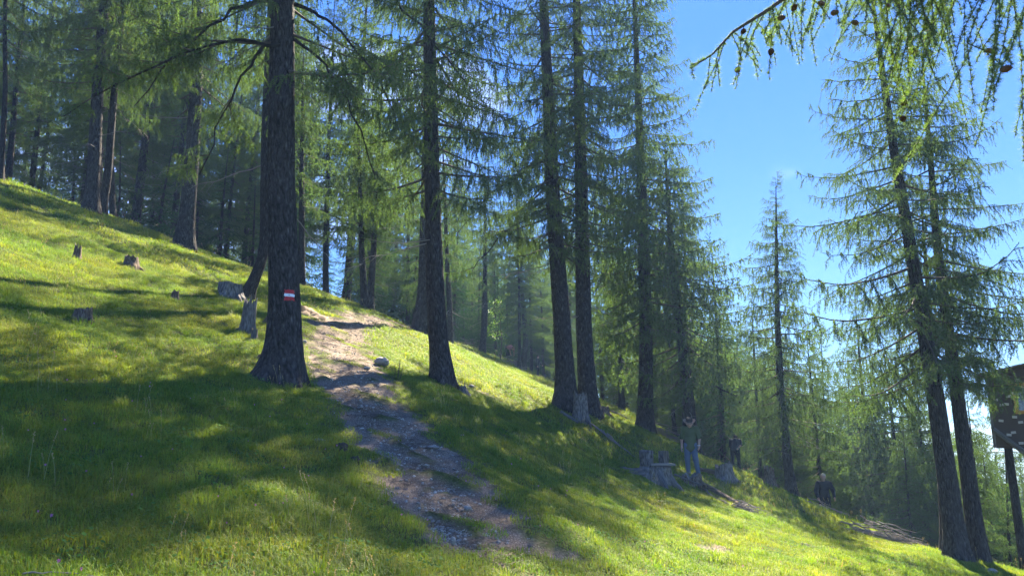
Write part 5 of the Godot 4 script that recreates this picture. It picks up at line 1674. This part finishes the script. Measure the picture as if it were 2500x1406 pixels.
	stone("path_stone", "white stone on the path beside the trail-marked trunk", spot(-4.5, -16.6, 0.02), Vector3(0.05, 0.04, 0.04), 46)
	stone("path_stone", "pale stones' largest piece left of the path in the grass", spot(-2.45, -9.9, 0.02), Vector3(0.05, 0.03, 0.09), 47)
	stone("path_stone", "white stone in the grass near the stilts of the hut", spot(9.45, -15.9, 0.02), Vector3(0.10, 0.06, 0.07), 48)
	stone("path_stone", "grey stone on the grass below the curved larch", spot(-1.1, -20.9, 0.02), Vector3(0.16, 0.05, 0.08), 49)
	# dark clods of soil
	stone("soil_clod", "dark earth clod left of the shaded path", spot(-2.12, -9.75, 0.01), Vector3(0.10, 0.07, 0.08), 51, M.clod, "soil", "", 0.6)
	stone("soil_clod", "smaller dark clod right beside the earth clod at the path", spot(-1.9, -9.5, 0.0), Vector3(0.06, 0.045, 0.05), 52, M.clod, "soil", "", 0.6)
	stone("soil_clod", "dark soil patch on the sunlit right slope", spot(5.18, -14.2, -0.02), Vector3(0.2, 0.05, 0.1), 53, M.clod, "soil", "", 0.6)
	stone("soil_clod", "bare dark clod at the bottom edge right of the middle", spot(2.75, -8.0, 0.0), Vector3(0.07, 0.03, 0.04), 54, M.clod, "soil", "", 0.6)
	stone("soil_clod", "dark clod by the foot of the trail-marked trunk", spot(-4.55, -14.0, 0.0), Vector3(0.13, 0.07, 0.09), 56, M.clod, "soil", "", 0.5)
	stone("earth_bank", "eroded brown earth bank left of the upper path", spot(-5.95, -21.3, -0.24), Vector3(0.34, 0.42, 1.0), 57, M.earth, "bank", "", 0.5, 2)
	litter()
	thistle()
	sapling()
	hut()
	flower("red_flower", "single red flower in the sunlit grass", spot(3.55, -9.5), M.petal_red)
	flower("yellow_flower", "single yellow flower beside the red one", spot(3.66, -9.62), M.petal_yellow)
	var pk := Geo.new()
	var r := RandomNumberGenerator.new(); r.seed = 88
	for k in 30:
		var d := Vector3(r.randfn(), r.randfn() + 0.4, r.randfn()).normalized() * 0.012
		var w := d.cross(Vector3(r.randfn(), r.randfn(), r.randfn())).normalized() * 0.003
		pk.tri(Vector3(0, 0.09, 0) - w, Vector3(0, 0.09, 0) + w, Vector3(0, 0.09, 0) + d, Color(1, 1, 1))
	pk.tri(Vector3(-0.001, 0, 0), Vector3(0.001, 0, 0), Vector3(0, 0.09, 0), Color(0.3, 0.6, 0.2))
	var where := []
	for k in 150:
		var z := r.randf_range(-13.0, -3.5)
		var x := r.randf_range(-0.66, 0.6) * -z
		if bare(x, z) < 0.1: where.append(Transform3D(Basis(Vector3.UP, r.randf() * TAU).scaled(Vector3.ONE * r.randf_range(0.7, 1.2)), spot(x, z)))
	tag(many("clover_flowers", pk.mesh(M.petal_pink), where, self), "tiny pink clover heads scattered through the grass", "flowers", "", "stuff")
	fallen("fallen_stick", "crooked dead twig in the shaded foreground grass", "stick", spot(-2.35, -4.55, 0.05), spot(-2.15, -4.25, 0.04), 0.006, 0.003, 81, M.dead_twig, 0.1)
	fallen("fallen_stick", "thin pale twig in the grass at the lower left", "stick", spot(-2.6, -4.3, 0.05), spot(-2.42, -4.5, 0.05), 0.005, 0.003, 82, M.dead_twig, 0.1)
	people()
